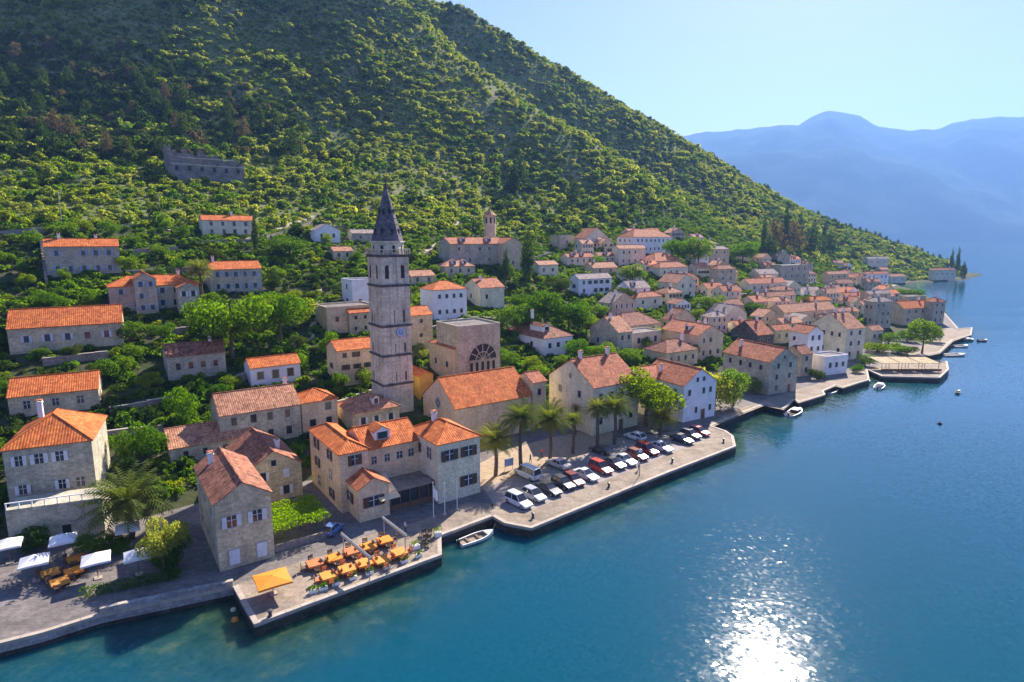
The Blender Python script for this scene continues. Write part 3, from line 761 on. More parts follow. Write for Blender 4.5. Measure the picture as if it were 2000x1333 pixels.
# middle of the town
MID = [
 # label, xs, xc, xr, yb, ye, kind, wall, tile, wf, wl, extra
 ('gabled house with red roof, first of the top row right of the monastery trees', 1121, 1142, 1188, 484, 465, 'b', 'stone_pale', 'roof_red', (3, 1), None, {}),
 ('low flat-roofed annex left of the top row gabled house', None, 1092, 1120, 488, 461, 'f', 'stone_warm', 'paving', (1, 1), None, {}),
 ('large blue-white palace with red hipped roof and rows of windows at the top of town', 1191, 1236, 1311, 496, 463, 'h', 'plaster_white', 'roof_red', (8, 2), (3, 2), {'depth': 13}),
 ('row house with red dormers and arched windows below the top gabled house', 1098, 1108, 1160, 519, 503, 'a', 'stone_pale', 'roof_red', (4, 1), None, {'dorm': [(.25, 1.5), (.6, 1.5)]}),
 ('dark-roofed row house squeezed left of the pink flat roof', 1160, 1168, 1203, 516, 500, 'a', 'stone_warm', 'roof_brown', (3, 1), None, {'dorm': [(.5, 1.5)]}),
 ('cream house with long pink roof edge under the blue-white palace', 1200, 1208, 1260, 520, 486, 'a', 'stone_pale', 'roof_pink', (4, 2), None, {}),
 ('low house with pale orange roof just above the green-shuttered house', None, 1158, 1206, 537, 524, 'a', 'stone_warm', 'roof_pink', (2, 1), None, {}),
 ('white house with pale ridged roof and green shutters alone in the middle trees', 1112, 1130, 1194, 578, 546, 'a', 'plaster_white', 'roof_grey', (5, 2), (1, 1), {'shutter': 'shutter_green'}),
 ('big old house with rounded red-brown hipped roof below the palace', 1262, 1278, 1330, 528, 510, 'h', 'stone_warm', 'roof_red', (3, 1), None, {'depth': 12}),
 ('second red-roofed house stepping down in front of the rounded hip roof', 1268, 1288, 1343, 545, 523, 'h', 'stone_pale', 'roof_red', (4, 1), None, {}),
 ('narrow house with pink gable roof and pale blue front in the middle slope', 1284, 1322, 1357, 583, 553, 'b', 'stone_pale', 'roof_pink', (2, 2), (2, 1), {}),
 ('small hipped cottage with dark red roof and white chimney among bushes', 1226, 1240, 1293, 605, 582, 'h', 'stone_pale', 'roof_red', (2, 1), None, {'chim': [(-.3, -.1)]}),
 ('upright stone house with brown hipped roof at the right of the middle slope', 1390, 1400, 1435, 565, 526, 'h', 'stone_grey', 'roof_brown', (2, 3), None, {}),
 ('old narrow house with greyish pink roof above the upright stone house', 1381, 1388, 1423, 517, 487, 'h', 'stone_warm', 'roof_grey', (2, 2), None, {}),
 ('long dark brown roof above the cream porch', 1196, 1212, 1291, 662, 639, 'h', 'stone_grey', 'roof_brown', (3, 1), None, {'depth': 11}),
 ('gabled house with worn orange-brown roof behind the big red roof', 1292, 1312, 1357, 650, 626, 'b', 'stone_warm', 'roof_brown', (2, 1), (2, 1), {}),
 ('grey gabled house with light orange roof above the leafy square trees', 1152, 1206, 1234, 700, 650, 'a', 'stone_grey', 'roof_pink', (2, 2), (2, 1), {}),
 ('small cream open porch building with flat roof beside the dark ruin roof', None, 1235, 1290, 684, 654, 'f', 'plaster_cream', 'paving', (3, 1), None, {'ws': (1.3, 1, 1.3)}),
 ('stone house with half-collapsed dark brown roof behind the round plane tree', 1256, 1300, 1362, 722, 690, 'h', 'stone_warm', 'roof_brown', (4, 1), None, {'pitch': .6}),
 ('large pinkish house with broad red roof and gable right of the collapsed roof', 1290, 1362, 1410, 705, 656, 'b', 'stone_pink', 'roof_red', (3, 2), (3, 1), {'pitch': .5, 'dorm': [(.6, 1.8)]}),
 ('grey-roofed stone house with light skylights on the middle right', 1378, 1418, 1457, 640, 616, 'b', 'stone_pale', 'roof_grey', (2, 1), (2, 1), {}),
 ('house with pinkish roof and white gable end on the upper right terraces', 1460, 1482, 1519, 552, 536, 'a', 'stone_pale', 'roof_grey', (3, 1), None, {}),
 ('long flat-topped grey building with white roof edge on the upper right', None, 1524, 1579, 548, 520, 'f', 'stone_grey', 'white', (4, 2), None, {'depth': 8}),
 ('long white-edged house with red and orange roof above the white-windowed house', 1440, 1462, 1535, 573, 555, 'a', 'stone_pale', 'roof_red', (5, 1), None, {}),
 ('house with brown roof and tall white windows in the right slope', 1478, 1490, 1553, 600, 580, 'a', 'stone_pale', 'roof_brown', (5, 2), None, {'shutter': 'shutter_white'}),
 ('house with clean orange hipped roof in the crowded right slope', 1566, 1580, 1625, 606, 588, 'h', 'stone_pink', 'roof_orange', (3, 1), None, {}),
 ('tiny white cottage between the flat building and the orange hipped roof', None, 1570, 1601, 580, 568, 'a', 'plaster_white', 'roof_grey', (2, 1), None, {'depth': 5}),
 ('warm stone house with flat pink roof at the upper right by the road', 1608, 1616, 1656, 560, 536, 'a', 'stone_warm', 'roof_pink', (3, 2), None, {}),
 ('red-roofed house hemmed in on the upper right row', 1644, 1652, 1691, 556, 540, 'a', 'stone_pink', 'roof_red', (3, 1), None, {}),
 ('white many-windowed house at the right end of the upper row', 1684, 1690, 1734, 562, 536, 'a', 'plaster_white', 'roof_red', (5, 2), None, {}),
 ('lone house with dusky pink roof high in the trees on the far right', 1684, 1694, 1735, 521, 506, 'a', 'stone_pale', 'roof_grey', (3, 1), None, {}),
 ('ruined dark gable without roof tiles above the flat building', 1512, 1518, 1542, 514, 500, 'b', 'stone_grey', 'roof_grey', (1, 1), None, {}),
 ('house with red roof above the bright round bush at the far right', 1642, 1650, 1691, 596, 579, 'a', 'stone_pale', 'roof_red', (3, 1), None, {}),
 ('crooked stone house behind the tall grey house at the far right', 1686, 1694, 1737, 604, 575, 'a', 'stone_warm', 'roof_grey', (3, 2), None, {}),
 ('long row with patched pink and red tiles across the right middle', 1505, 1530, 1632, 632, 611, 'a', 'stone_pink', 'roof_pink', (6, 1), None, {'depth': 9}),
 ('dark stone house with shaded gable and three white windows', 1410, 1478, 1508, 682, 655, 'a', 'stone_dark', 'roof_red', (2, 1), (3, 1), {'pitch': .7, 'shutter': None, 'depth': 12}),  # the gable's shade is put into the dark wall colour
 ('big stone waterfront house with mottled red roof and pale gable to the sea', 1410, 1500, 1554, 772, 708, 'b', 'stone_grey', 'roof_red', (2, 3), (4, 2), {'pitch': .62, 'gable': 1, 'door': True, 'chim': [(-.2, .3)]}),
 ('blue-white fronted house with red gable roof right of the big stone house', 1538, 1574, 1603, 716, 652, 'b', 'plaster_white', 'roof_red', (2, 3), (2, 2), {}),
 ('brown-roofed house wedged behind the blue-white front', 1502, 1512, 1545, 672, 646, 'a', 'stone_warm', 'roof_red', (2, 1), None, {}),
 ('broad cream house with pale orange roof right of the blue-white front', 1580, 1648, 1684, 704, 643, 'a', 'stone_pale', 'roof_pink', (2, 3), (4, 2), {'chim': [(-.2, 0), (.2, 0)]}),
 ('small square white-blue harbour building by the right quay', None, 1610, 1653, 734, 700, 'f', 'plaster_white', 'paving', (3, 1), None, {'depth': 6}),
 ('narrow stone cottage between the big stone house and harbour building', 1556, 1562, 1584, 736, 692, 'a', 'stone_warm', 'roof_brown', (1, 2), None, {'depth': 6}),
 ('small gabled house with orange roof right of the broad cream house', 1686, 1700, 1723, 672, 646, 'a', 'stone_pale', 'roof_pink', (2, 1), None, {}),
 ('large sunlit orange roof near the tip of the town', 1750, 1762, 1823, 634, 603, 'a', 'stone_warm', 'roof_orange', (4, 2), None, {'depth': 9}),
 ('tall stone tower house at the right tip of the town', 1806, 1820, 1842, 634, 590, 'h', 'stone_grey', 'roof_red', (2, 3), None, {}),
 ('brown-roofed house left of the large sunlit orange roof', 1736, 1746, 1776, 628, 606, 'a', 'stone_grey', 'roof_brown', (2, 1), None, {}),
 ('tall grey stone house with plain walls at the far right', 1684, 1704, 1739, 640, 590, 'h', 'stone_grey', 'roof_grey', (3, 3), (2, 2), {}),
 ('roofless stone ruin behind the large sunlit orange roof', None, 1772, 1807, 596, 581, 'f', 'stone_warm', 'paving', (2, 1), None, {'depth': 8}),
 ('lone house with red roof on the far cape by the water', 1812, 1822, 1866, 547, 528, 'h', 'stone_pale', 'roof_red', (4, 1), None, {}),
 ('low house with pink roof on the far bay road', None, 1738, 1768, 553, 541, 'a', 'stone_pale', 'roof_pink', (3, 1), None, {}),
 ('small brown-roofed cottage in the bushes left of the long row', None, 1420, 1452, 612, 598, 'a', 'stone_warm', 'roof_brown', (2, 1), None, {}),
 ('red-roofed cottage behind the long patched row', 1540, 1552, 1590, 618, 604, 'a', 'stone_pink', 'roof_red', (3, 1), None, {}),
 ('grey cottage with small pink roof left of the tall grey house', 1628, 1638, 1676, 628, 610, 'a', 'stone_grey', 'roof_pink', (2, 1), None, {}),
 ('weathered house with low brown roof behind the broad cream house', 1590, 1604, 1660, 646, 624, 'a', 'stone_grey', 'roof_brown', (3, 1), None, {}),
]
for lab, xs, xc, xr, yb, ye, kind, wall, tile, wf, wl, ex in MID:
    if 'chim' not in ex and kind != 'f' and rng.random() < .6:
        ex = {**ex, 'chim': [(rng.uniform(-.35, .35), rng.uniform(-.1, .15))]}
    house(lab, xs, xc, xr, yb, ye, kind, wall, tile, wf=wf, wl=wl, **{'pitch': .64, **ex})
# the closely packed smaller houses between them
QUARTER = [(1095, 478), (1330, 462), (1450, 512), (1690, 525), (1845, 585), (1828, 640), (1690, 700), (1560, 735), (1420, 690), (1250, 706), (1190, 640), (1215, 560), (1100, 520)]
fr = random.Random(23)
NAMES = {'roof_red': 'red-roofed', 'roof_pink': 'pink-tiled', 'roof_brown': 'brown-roofed', 'roof_orange': 'orange-roofed', 'roof_grey': 'grey-roofed'}
WNAME = {'stone_pale': 'pale stone', 'stone_warm': 'warm stone', 'stone_grey': 'grey stone', 'plaster_white': 'white', 'stone_pink': 'pinkish'}
fill = []
for _ in range(2600):
    if len(fill) >= 58: break
    x, y = fr.uniform(1090, 1840), fr.uniform(470, 735)
    if not poly_mask(QUARTER, np.array([x]), np.array([y]))[0]: continue
    P_ = hit(x, y)
    if P_.z < 1.6 and y > 700: continue
    W_, D_ = fr.uniform(6.5, 12), fr.uniform(5.5, 8)
    t_ = R(theta_at(x) + fr.uniform(-8, 8))
    u_ = Vector((math.sin(t_), math.cos(t_), 0)); n_ = Vector((-math.cos(t_), math.sin(t_), 0))
    ctr = P_ + u_ * W_ / 2 + n_ * D_ / 2
    gx_, gy_ = np.meshgrid(np.linspace(-W_ / 2, W_ / 2, 5), np.linspace(-D_ / 2, D_ / 2, 5))
    SX, SY = ctr.x + u_.x * gx_ + n_.x * gy_, ctr.y + u_.y * gx_ + n_.y * gy_
    if any(poly_mask(f, SX, SY).any() for f in FOOT): continue
    if shore_dist(SX, SY).min() < 20: continue
    FOOT.append([((ctr + u_ * (sx * (W_ / 2 + .6)) + n_ * (sy * (D_ / 2 + .6))).x, (ctr + u_ * (sx * (W_ / 2 + .6)) + n_ * (sy * (D_ / 2 + .6))).y) for sx, sy in ((-1, -1), (1, -1), (1, 1), (-1, 1))])
    fill.append((x, y, ctr, P_.z, W_, D_, math.pi / 2 - t_))
bands = [(0, 525, 'top'), (525, 560, 'upper'), (560, 600, 'middle'), (600, 650, 'lower'), (650, 999, 'lowest')]
ORD = ['first', 'second', 'third', 'fourth', 'fifth', 'sixth', 'seventh', 'eighth', 'ninth', 'tenth', 'eleventh', 'twelfth']
for lo, hi, nm in bands:
    row_ = sorted([f for f in fill if lo <= f[1] < hi], key=lambda f: f[0]); cnt = {}
    for (x, y, ctr, z, W_, D_, rz_) in row_:
        tl = fr.choice(['roof_red', 'roof_brown', 'roof_pink', 'roof_brown', 'roof_orange', 'roof_pink', 'roof_grey', 'roof_red']); wl_ = fr.choice(['stone_pale', 'stone_warm', 'stone_grey', 'plaster_white', 'stone_pink', 'stone_pale'])
        k_ = (tl, wl_); cnt[k_] = cnt.get(k_, 0) + 1
        root = empty('stone_house', (ctr.x, ctr.y, z), rz_, f'{ORD[cnt[k_] - 1]} small {NAMES[tl]} {WNAME[wl_]} house from left, {nm} row of right quarter', 'house', 'small packed houses of the right quarter')
        hh_ = fr.uniform(3.4, 7.0)
        rows_ = 2 if hh_ > 4.8 else 1
        block(root, (0, 0, 0), W_, D_, hh_, fr.choice('aaabbh'), wl_, tl, fr.uniform(.5, .68), (fr.randint(2, 4), rows_), (fr.randint(1, 2), rows_), fr.choice([None, None, 'shutter_green', 'shutter_white']), False, False,
              [(fr.uniform(-.3, .3), fr.uniform(-.1, .1))] if fr.random() < .6 else [], [(fr.uniform(.3, .7), 1.5)] if fr.random() < .2 else [], ws=(.9, 1, .9))
# ---------------------------------------------------------------- bell tower
TB = hit(752, 812)
th = R(55)
tu = Vector((math.sin(th), math.cos(th), 0)); tn = Vector((-math.cos(th), math.sin(th), 0))
TW = solve(lambda t: project(TB + tu * t)[0], 808, 1, 20)
TC = TB + tu * TW / 2 + tn * TW / 2
def tz(y): return solve(lambda t: -project(TC + Vector((0, 0, t)))[1], -y, -5, 80)
tower = empty('bell_tower', TC, math.pi / 2 - th, 'tall square stone bell tower with blue clock and dark octagonal spire', 'bell tower')
FOOT.append([(TC.x + a, TC.y + b_) for a, b_ in ((-6, -6), (6, -6), (6, 6), (-6, 6))])
hw = TW / 2
levels = [-3.0, tz(742), tz(687), tz(631), tz(554), tz(497)]
for i in range(5):
    z0, z1 = levels[i], levels[i + 1]
    k = hw * (1.0 - 0.012 * i)
    b = MB(); b.box(-k, k, -k, k, z0, z1)
    stage = b.build('shaft_stage', M['stone_tower'], tower)
    c = MB()
    c.box(-k - .28, k + .28, -k - .28, k + .28, z1 - .28, z1 + .02); c.box(-k - .16, k + .16, -k - .16, k + .16, z1 - .5, z1 - .28)
    c.build('cornice', M['stone_dark'], stage)
    if i > 0:
        for sx, sy, fx in [(a, -1, 0) for a in (-.82, -.28, .28, .82)] + [(-1, a, 1) for a in (-.82, -.28, .28, .82)] + [(1, a, 1) for a in (-.82, .82)] + [(a, 1, 0) for a in (-.82, .82)]:
            p = MB()
            wd = k * .13
            if fx: p.box(min(sx * k, sx * (k + .14)), max(sx * k, sx * (k + .14)), sy * k - wd, sy * k + wd, z0 + .02, z1 - .5)
            else: p.box(sx * k - wd, sx * k + wd, min(sy * k, sy * (k + .14)), max(sy * k, sy * (k + .14)), z0 + .02, z1 - .5)
            p.build('pilaster', M['stone_tower'], stage)
    if 0 < i < 4:
        for t in (-.14, .55):
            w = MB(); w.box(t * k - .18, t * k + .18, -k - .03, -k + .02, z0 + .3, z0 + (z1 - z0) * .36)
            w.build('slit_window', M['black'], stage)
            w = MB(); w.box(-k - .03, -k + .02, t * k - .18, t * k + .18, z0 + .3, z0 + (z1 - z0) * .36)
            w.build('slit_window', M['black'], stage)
    if i == 4:           # belfry: tall round-headed openings
        for face in range(4):
            for t in (-.5, .5):
                w = MB(); a = k * .26; zt = z1 - 2.0
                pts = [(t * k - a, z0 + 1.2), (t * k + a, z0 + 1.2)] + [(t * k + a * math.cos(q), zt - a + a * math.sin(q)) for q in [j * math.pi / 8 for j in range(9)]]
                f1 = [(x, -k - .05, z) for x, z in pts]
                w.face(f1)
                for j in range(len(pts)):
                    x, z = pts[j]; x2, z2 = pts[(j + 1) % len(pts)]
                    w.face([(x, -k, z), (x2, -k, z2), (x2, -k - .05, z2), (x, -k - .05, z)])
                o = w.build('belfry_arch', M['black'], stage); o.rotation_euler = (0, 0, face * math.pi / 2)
                s_ = MB()
                for j in range(2, len(pts) - 1):
                    p0, p1 = pts[j], pts[j + 1]
                    s_.tube((p0[0], -k - .06, p0[1]), (p1[0], -k - .06, p1[1]), .13, n=5)
                s_.tube((pts[0][0], -k - .06, pts[0][1]), (pts[-1][0], -k - .06, pts[-1][1]), .12, n=5); s_.tube((pts[1][0], -k - .06, pts[1][1]), (pts[2][0], -k - .06, pts[2][1]), .12, n=5)
                s_.build('arch_surround', M['trim'] if False else M['stone_tower'], o)
# clock
b = MB(); zc = tz(646)
b.lathe([(0, .0), (.95, .0), (.95, .12), (.0, .12)], 24)
clock = b.build('clock', mat_plain('clock_blue', (0.16, 0.30, 0.52), 0.5, 0.15, 3), tower)
clock.location = (hw * .25, -hw - .02, zc); clock.rotation_euler = (R(90), 0, 0)
b = MB(); b.lathe([(.82, .12), (.82, .16), (.72, .16), (.72, .12)], 24)
for j in range(12):
    a = j * math.pi / 6
    b.box(-.03, .03, .58, .70, .12, .15, M=Matrix.Rotation(a, 4, 'Z'))
b.build('dial_marks', M['white'], clock)
b = MB(); b.box(-.04, .04, -.1, .6, .15, .18); b.box(-.1, .42, -.04, .04, .15, .18, M=Matrix.Rotation(.5, 4, 'Z'))
b.build('clock_hands', M['white'], clock)
# drum with balustrade, spire and cross
zb, zd, zt, zx = tz(497), tz(471), tz(370), tz(354)
b = MB(); k = hw * 1.0
b.lathe([(k * 1.0, zb), (k * 1.0, zd - .35), (k * 1.1, zd - .3), (k * 1.1, zd)], 8)
drum = b.build('drum', M['stone_tower'], tower); drum.rotation_euler = (0, 0, R(22.5))
for j in range(8):
    a = (j + .5) * math.pi / 4
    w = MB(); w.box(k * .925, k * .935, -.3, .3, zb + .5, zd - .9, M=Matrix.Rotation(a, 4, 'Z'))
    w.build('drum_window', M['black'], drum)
b = MB()
for j in range(28):
    t = j / 28 * 4
    s_, f_ = int(t), t - int(t)
    pts = [(-1, -1), (1, -1), (1, 1), (-1, 1), (-1, -1)]
    x = (pts[s_][0] * (1 - f_) + pts[s_ + 1][0] * f_) * hw * 1.02; y = (pts[s_][1] * (1 - f_) + pts[s_ + 1][1] * f_) * hw * 1.02
    b.box(x - .09, x + .09, y - .09, y + .09, zb + .02, zb + .95)
for a in ((-1.06, 1.06, -1.06, -.98), (-1.06, 1.06, .98, 1.06), (-1.06, -.98, -.98, .98), (.98, 1.06, -.98, .98)):
    b.box(a[0] * hw, a[1] * hw, a[2] * hw, a[3] * hw, zb + .95, zb + 1.12)
b.build('balustrade', M['stone_tower'], tower)
b = MB()
b.lathe([(k * 1.0, zd), (.34, zt)], 8)
for q in range(1, 9):
    f_ = q / 9; rr = k * (1 - f_) + .34 * f_
    b.lathe([(rr + .02, zd + (zt - zd) * f_ - .07), (rr + .09, zd + (zt - zd) * f_), (rr - .02, zd + (zt - zd) * f_ + .06)], 8)
spire = b.build('spire', mat_stone('stone_spire', (0.25, 0.21, 0.22), (0.13, 0.115, 0.13), (0.14, 0.13, 0.14), .7, .4, stain=.5), tower); spire.rotation_euler = (0, 0, R(22.5))
for j in range(8):
    a = (j + .5) * math.pi / 4
    for f_ in (.14, .52):
        rr = (k * (1 - f_) + .34 * f_) * .924
        w = MB(); w.box(rr - .25, rr + .04, -.22, .22, 0, 1.0); o = w.build('spire_window', M['black'], spire)
        o.location = (0, 0, zd + (zt - zd) * f_); o.rotation_euler = (0, 0, a)
b = MB(); b.lathe([(.34, zt), (.5, zt + .3), (.34, zt + .7), (.12, zt + .9), (.06, zx)], 8); b.box(-.5, .5, -.06, .06, zx - .75, zx - .6)
b.build('cross_finial', M['stone_dark'], tower)

# lunette window and crenels of the church choir
rt, off, W_, D_, H_ = CHURCH
b = MB(); a = W_ * .34
pts = [(a * math.cos(q), a * math.sin(q)) for q in [j * math.pi / 16 for j in range(17)]]
b.face([(x, -.04, z) for x, z in pts])
lun = b.build('lunette_window', M['black'], rt); lun.location = (off[0] + W_ * .06, off[1] - D_ / 2, off[2] + H_ * .46)
b = MB()
for j in range(16):
    b.tube((pts[j][0] * 1.04, -.1, pts[j][1] * 1.04), (pts[j + 1][0] * 1.04, -.1, pts[j + 1][1] * 1.04), .2, n=6)
for q in (30, 60, 90, 120, 150): b.tube((0, -.1, 0), (a * math.cos(R(q)), -.1, a * math.sin(R(q))), .12, n=6)
for rr in (.5,):
    for j in range(16): b.tube((pts[j][0] * rr, -.1, pts[j][1] * rr), (pts[j + 1][0] * rr, -.1, pts[j + 1][1] * rr), .12, n=6)
b.tube((-a * 1.04, -.1, 0), (a * 1.04, -.1, 0), .16, n=6)
b.build('tracery', M['stone_grey'], lun)
for j in range(5):
    b = MB(); x = -a + (j + .5) * 2 * a / 5
    b.box(x - .38, x + .38, -.05, .02, -3.2, -.5)
    o = b.build('arcade_window', M['black'], rt); o.location = lun.location
# rose window of the nave gable
rt, off, W_, D_, H_ = NAVE
b = MB(); b.lathe([(0, 0), (1.0, 0), (1.0, .06), (0, .06)], 20)
rose = b.build('rose_window', M['glass'], rt); rose.location = (off[0] - W_ / 2, off[1], off[2] + H_ * .95); rose.rotation_euler = (R(90), 0, R(-90))
b = MB(); b.lathe([(1.25, 0), (1.25, .16), (.95, .16), (.95, 0)], 20)
for j in range(8): b.box(-.05, .05, 0, 1.0, .06, .12, M=Matrix.Rotation(j * math.pi / 4, 4, 'Z'))
b.build('rose_tracery', M['trim'], rose)
for x in (-.28, -.05, .18, .4):
    b = MB(); b.box(x * W_ - .3, x * W_ + .3, -D_ / 2 - .2, -D_ / 2 + .02, 0, H_ - .4)
    o = b.build('buttress', M['stone_pink'], rt); o.location = off

# belfry of the monastery
rt, off, W_, D_, H_ = MONA
MB_ = hit(957, 489)
rad = 2.6
def mz(y): return solve(lambda t: -project(Vector((MB_.x, MB_.y, MB_.z + t)))[1], -y, 0, 60)
mt = empty('monastery_belfry', MB_, 0, 'round pinkish stone belfry with low conical cap above the monastery roofs', 'belfry')
b = MB(); z1 = mz(421); b.lathe([(rad, -4), (rad, z1 - .5), (rad + .3, z1 - .4), (rad + .3, z1)], 14)
b.build('shaft', M['stone_pink'], mt)
b = MB(); b.lathe([(rad + .45, z1), (.5, mz(412)), (.25, mz(408)), (0, mz(405))], 14)
b.build('conical_roof', M['roof_pink'], mt)
for j in range(8):
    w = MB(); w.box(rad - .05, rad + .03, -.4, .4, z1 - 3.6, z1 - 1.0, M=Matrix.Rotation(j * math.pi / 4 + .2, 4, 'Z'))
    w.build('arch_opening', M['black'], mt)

# hotel terrace: flat roof on posts, awning, dark glazed front
def px_frame(xc, yb, xr, thd, depth=4.0):
    t = R(thd); C = hit(xc, yb)
    u = Vector((math.sin(t), math.cos(t), 0)); n = Vector((-math.cos(t), math.sin(t), 0))
    W = solve(lambda q: project(C + u * q)[0], xr, .5, 120)
    return C, u, n, W, math.pi / 2 - t
C, u, n, W, rz = px_frame(764, 1001, 872, 55)
FOOT.append([tuple((C + u * a + n * b_).xy) for a, b_ in ((-1, -1), (W + 1, -1), (W + 1, 8), (-1, 8))])
tr = empty('restaurant_terrace', C, rz, 'glazed restaurant terrace with flat pale roof between the hotel wings', 'terrace')
b = MB(); b.box(-.2, W + .1, -.3, 7.5, 3.1, 3.35); b.build('flat_roof', M['quay_pale'], tr)
b = MB(); b.box(-.2, W + .1, .25, .32, .3, 3.1); b.build('glass_front', M['glass'], tr)
for j in range(7):
    b = MB(); x = j * W / 6; b.box(x - .08, x + .08, .0, .16, 0, 3.1); b.build('post', M['wood'], tr)
b = MB(); b.box(-.2, W + .1, .05, .22, 0, .9); b.build('parapet', M['wood'], tr)
b = MB(); slab(b, [(-2.2, -1.6, 2.9), (.9, -1.6, 2.9), (.9, 3.8, 4.6), (-2.2, 3.8, 4.6)], .08); b.build('cream_awning', mat_plain('awning_cream', (.72, .58, .36), .9, .08, 1), tr)
# balustraded terrace under the left house
C, u, n, W, rz = px_frame(20, 1068, 206, 68)
FOOT.append([tuple((C + u * a + n * b_).xy) for a, b_ in ((-1, -1), (W + 1, -1), (W + 1, 5), (-1, 5))])
tr = empty('garden_terrace', C, rz, 'pale stone terrace wall with white balustrade in front of the left hipped house', 'terrace')
zt_ = solve(lambda t: -project(C + Vector((0, 0, t)))[1], -998, 0, 20)
b = MB(); b.box(0, W, 0, 4.5, -1, zt_); b.build('retaining_wall', M['stone_grey'], tr)
for j in range(int(W / 1.4) + 1):
    b = MB(); x = min(W - .1, j * 1.4 + .1); b.box(x - .06, x + .06, .1, .22, zt_, zt_ + .8); b.build('baluster', M['white'], tr)
b = MB(); b.box(0, W, .08, .24, zt_ + .8, zt_ + .92); b.build('rail', M['white'], tr)
b = MB(); b.box(W * .55, W * .55 + 1.0, -.04, .02, .5, 1.9); b.build('cellar_window', M['black'], tr)

# ruin on the hillside
R0 = hit(335, 352)
M['stone_ruin'] = mat_stone('stone_ruin', (.38, .34, .30), (.22, .195, .175), (.24, .21, .19), .8, .5, stain=.5)
ruin = empty('hillside_ruin', R0, R(38), 'large roofless dark stone ruin on terraces in the hillside wood', 'ruin')
def ruin_wall(x0, x1, y, h0, h1, wins, ry=0.0):
    b = MB(); nseg = 14
    for k in range(nseg):
        xa, xb = x0 + (x1 - x0) * k / nseg, x0 + (x1 - x0) * (k + 1) / nseg
        h = h0 + (h1 - h0) * k / nseg + rng.uniform(-2.6, 1.0)
        b.box(xa, xb, y, y + .8, -4, h)
    o = b.build('ruined_wall', M['stone_ruin'], ruin); o.rotation_euler = (0, 0, ry)
    for k in range(wins):
        if k == 0:
            l_ = MB(); l_.box(x0 + .3, x1 - .3, y - .22, y + .02, h0 * .72, h0 * .72 + .25); l_.build('ledge', M['stone_pale'], o)
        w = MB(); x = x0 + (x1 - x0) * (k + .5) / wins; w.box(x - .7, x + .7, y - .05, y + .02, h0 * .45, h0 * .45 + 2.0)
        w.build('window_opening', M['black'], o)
rw = solve(lambda t: project(R0 + Vector((math.cos(R(38)), math.sin(R(38)), 0)) * t)[0], 478, 1, 150)
ruin_wall(0, rw, 0, 10, 8, 6)
ruin_wall(0, rw, 9, 15.5, 12.5, 5)
ruin_wall(0, 9, 0, 11, 15, 1, R(90))
b = MB(); b.box(rw - .8, rw, .8, 9, -4, 9.5); b.build('ruined_wall', M['stone_dark'], ruin)

# ---------------------------------------------------------------- quays and promenade
QZ = 1.5
EDGE_PX = [(-330, 1340), (80, 1237), (195, 1201), (456, 1146), (497, 1220), (862, 1084), (861, 1046), (962, 1008), (986, 1022), (1038, 1032), (1300, 925), (1437, 872),
           (1432, 852), (1418, 842), (1388, 832), (1494, 789), (1530, 799), (1552, 780), (1560, 786), (1612, 771), (1608, 764), (1634, 752), (1646, 757), (1698, 742), (1694, 722),
           (1722, 735), (1836, 738), (1853, 722), (1850, 706), (1765, 702), (1836, 688), (1860, 664), (1897, 655), (1899, 640), (1872, 642), (1845, 612)]
EDGE = [on_z(x, y, QZ).xy for x, y in EDGE_PX]
inl = []
for i in range(1, 16):
    a, b_ = SHORE[i], SHORE[i + 1]
    uu = (b_ - a).normalized()
    inl.append(a + Vector((-uu.y, uu.x)) * (24 if i < 11 else 9))
PROM = [(p.x, p.y) for p in EDGE] + [(p.x, p.y) for p in inl[::-1]]
b = MB(); b.prism(PROM, -5, QZ, topmi=1)
prom = b.build('promenade', [M['seawall'], M['paving']]); tag(prom, 'stone waterfront promenade and quays along the shore', kind='structure')
b = MB()
for i in range(len(EDGE) - 1):
    a, c_ = EDGE[i], EDGE[i + 1]
    d = (c_ - a); L = d.length
    if L < .3: continue
    d /= L; nn = Vector((-d.y, d.x))
    b.prism([tuple(a - nn * .05), tuple(c_ - nn * .05), tuple(c_ + nn * .02), tuple(a + nn * .02)], -5, .45 if i < 3 else 1.08)
b.build('waterline_stones', M['seawall_wet'], prom)
b = MB()
for i in range(len(EDGE) - 1):
    a, c_ = EDGE[i], EDGE[i + 1]
    d = (c_ - a); L = d.length
    if L < .3: continue
    d /= L; nn = Vector((-d.y, d.x))
    k = max(1, int(L / 1.6))
    for j in range(k):
        p0, p1 = a + d * (L * j / k + .015), a + d * (L * (j + 1) / k - .015)
        b.prism([tuple(p0 - nn * .07), tuple(p1 - nn * .07), tuple(p1 + nn * .5), tuple(p0 + nn * .5)], QZ - .3, QZ + .05 + rng.uniform(0, .025))
o = b.build('coping_stones', M['kerb'], prom); tag(o, kind='stuff')
def sheet(name, px, m, z, label):
    pts = [on_z(x, y, z) for x, y in px]
    b = MB(); b.prism([(p.x, p.y) for p in pts], z - .003, z)
    o = b.build(name, M[m]); tag(o, label, kind='structure')
    return o
M['lot'] = mat_plain('lot', (0.27, 0.235, 0.215), .9, .22, .5)
sheet('terrace_paving', [(462, 1142), (499, 1213), (856, 1081), (856, 1046), (957, 1007), (964, 985), (915, 980), (870, 1000), (780, 1030), (700, 1052), (640, 1083), (560, 1105)], 'quay_pale', QZ + .004, 'pale stone paving of the cafe terrace pier')
sheet('quay_paving', [(960, 1004), (987, 1018), (1037, 1027), (1300, 921), (1432, 869), (1428, 853), (1416, 845), (1388, 836), (1240, 855), (960, 972)], 'quay_pale', QZ + .004, 'pale stone paving of the car park quay')
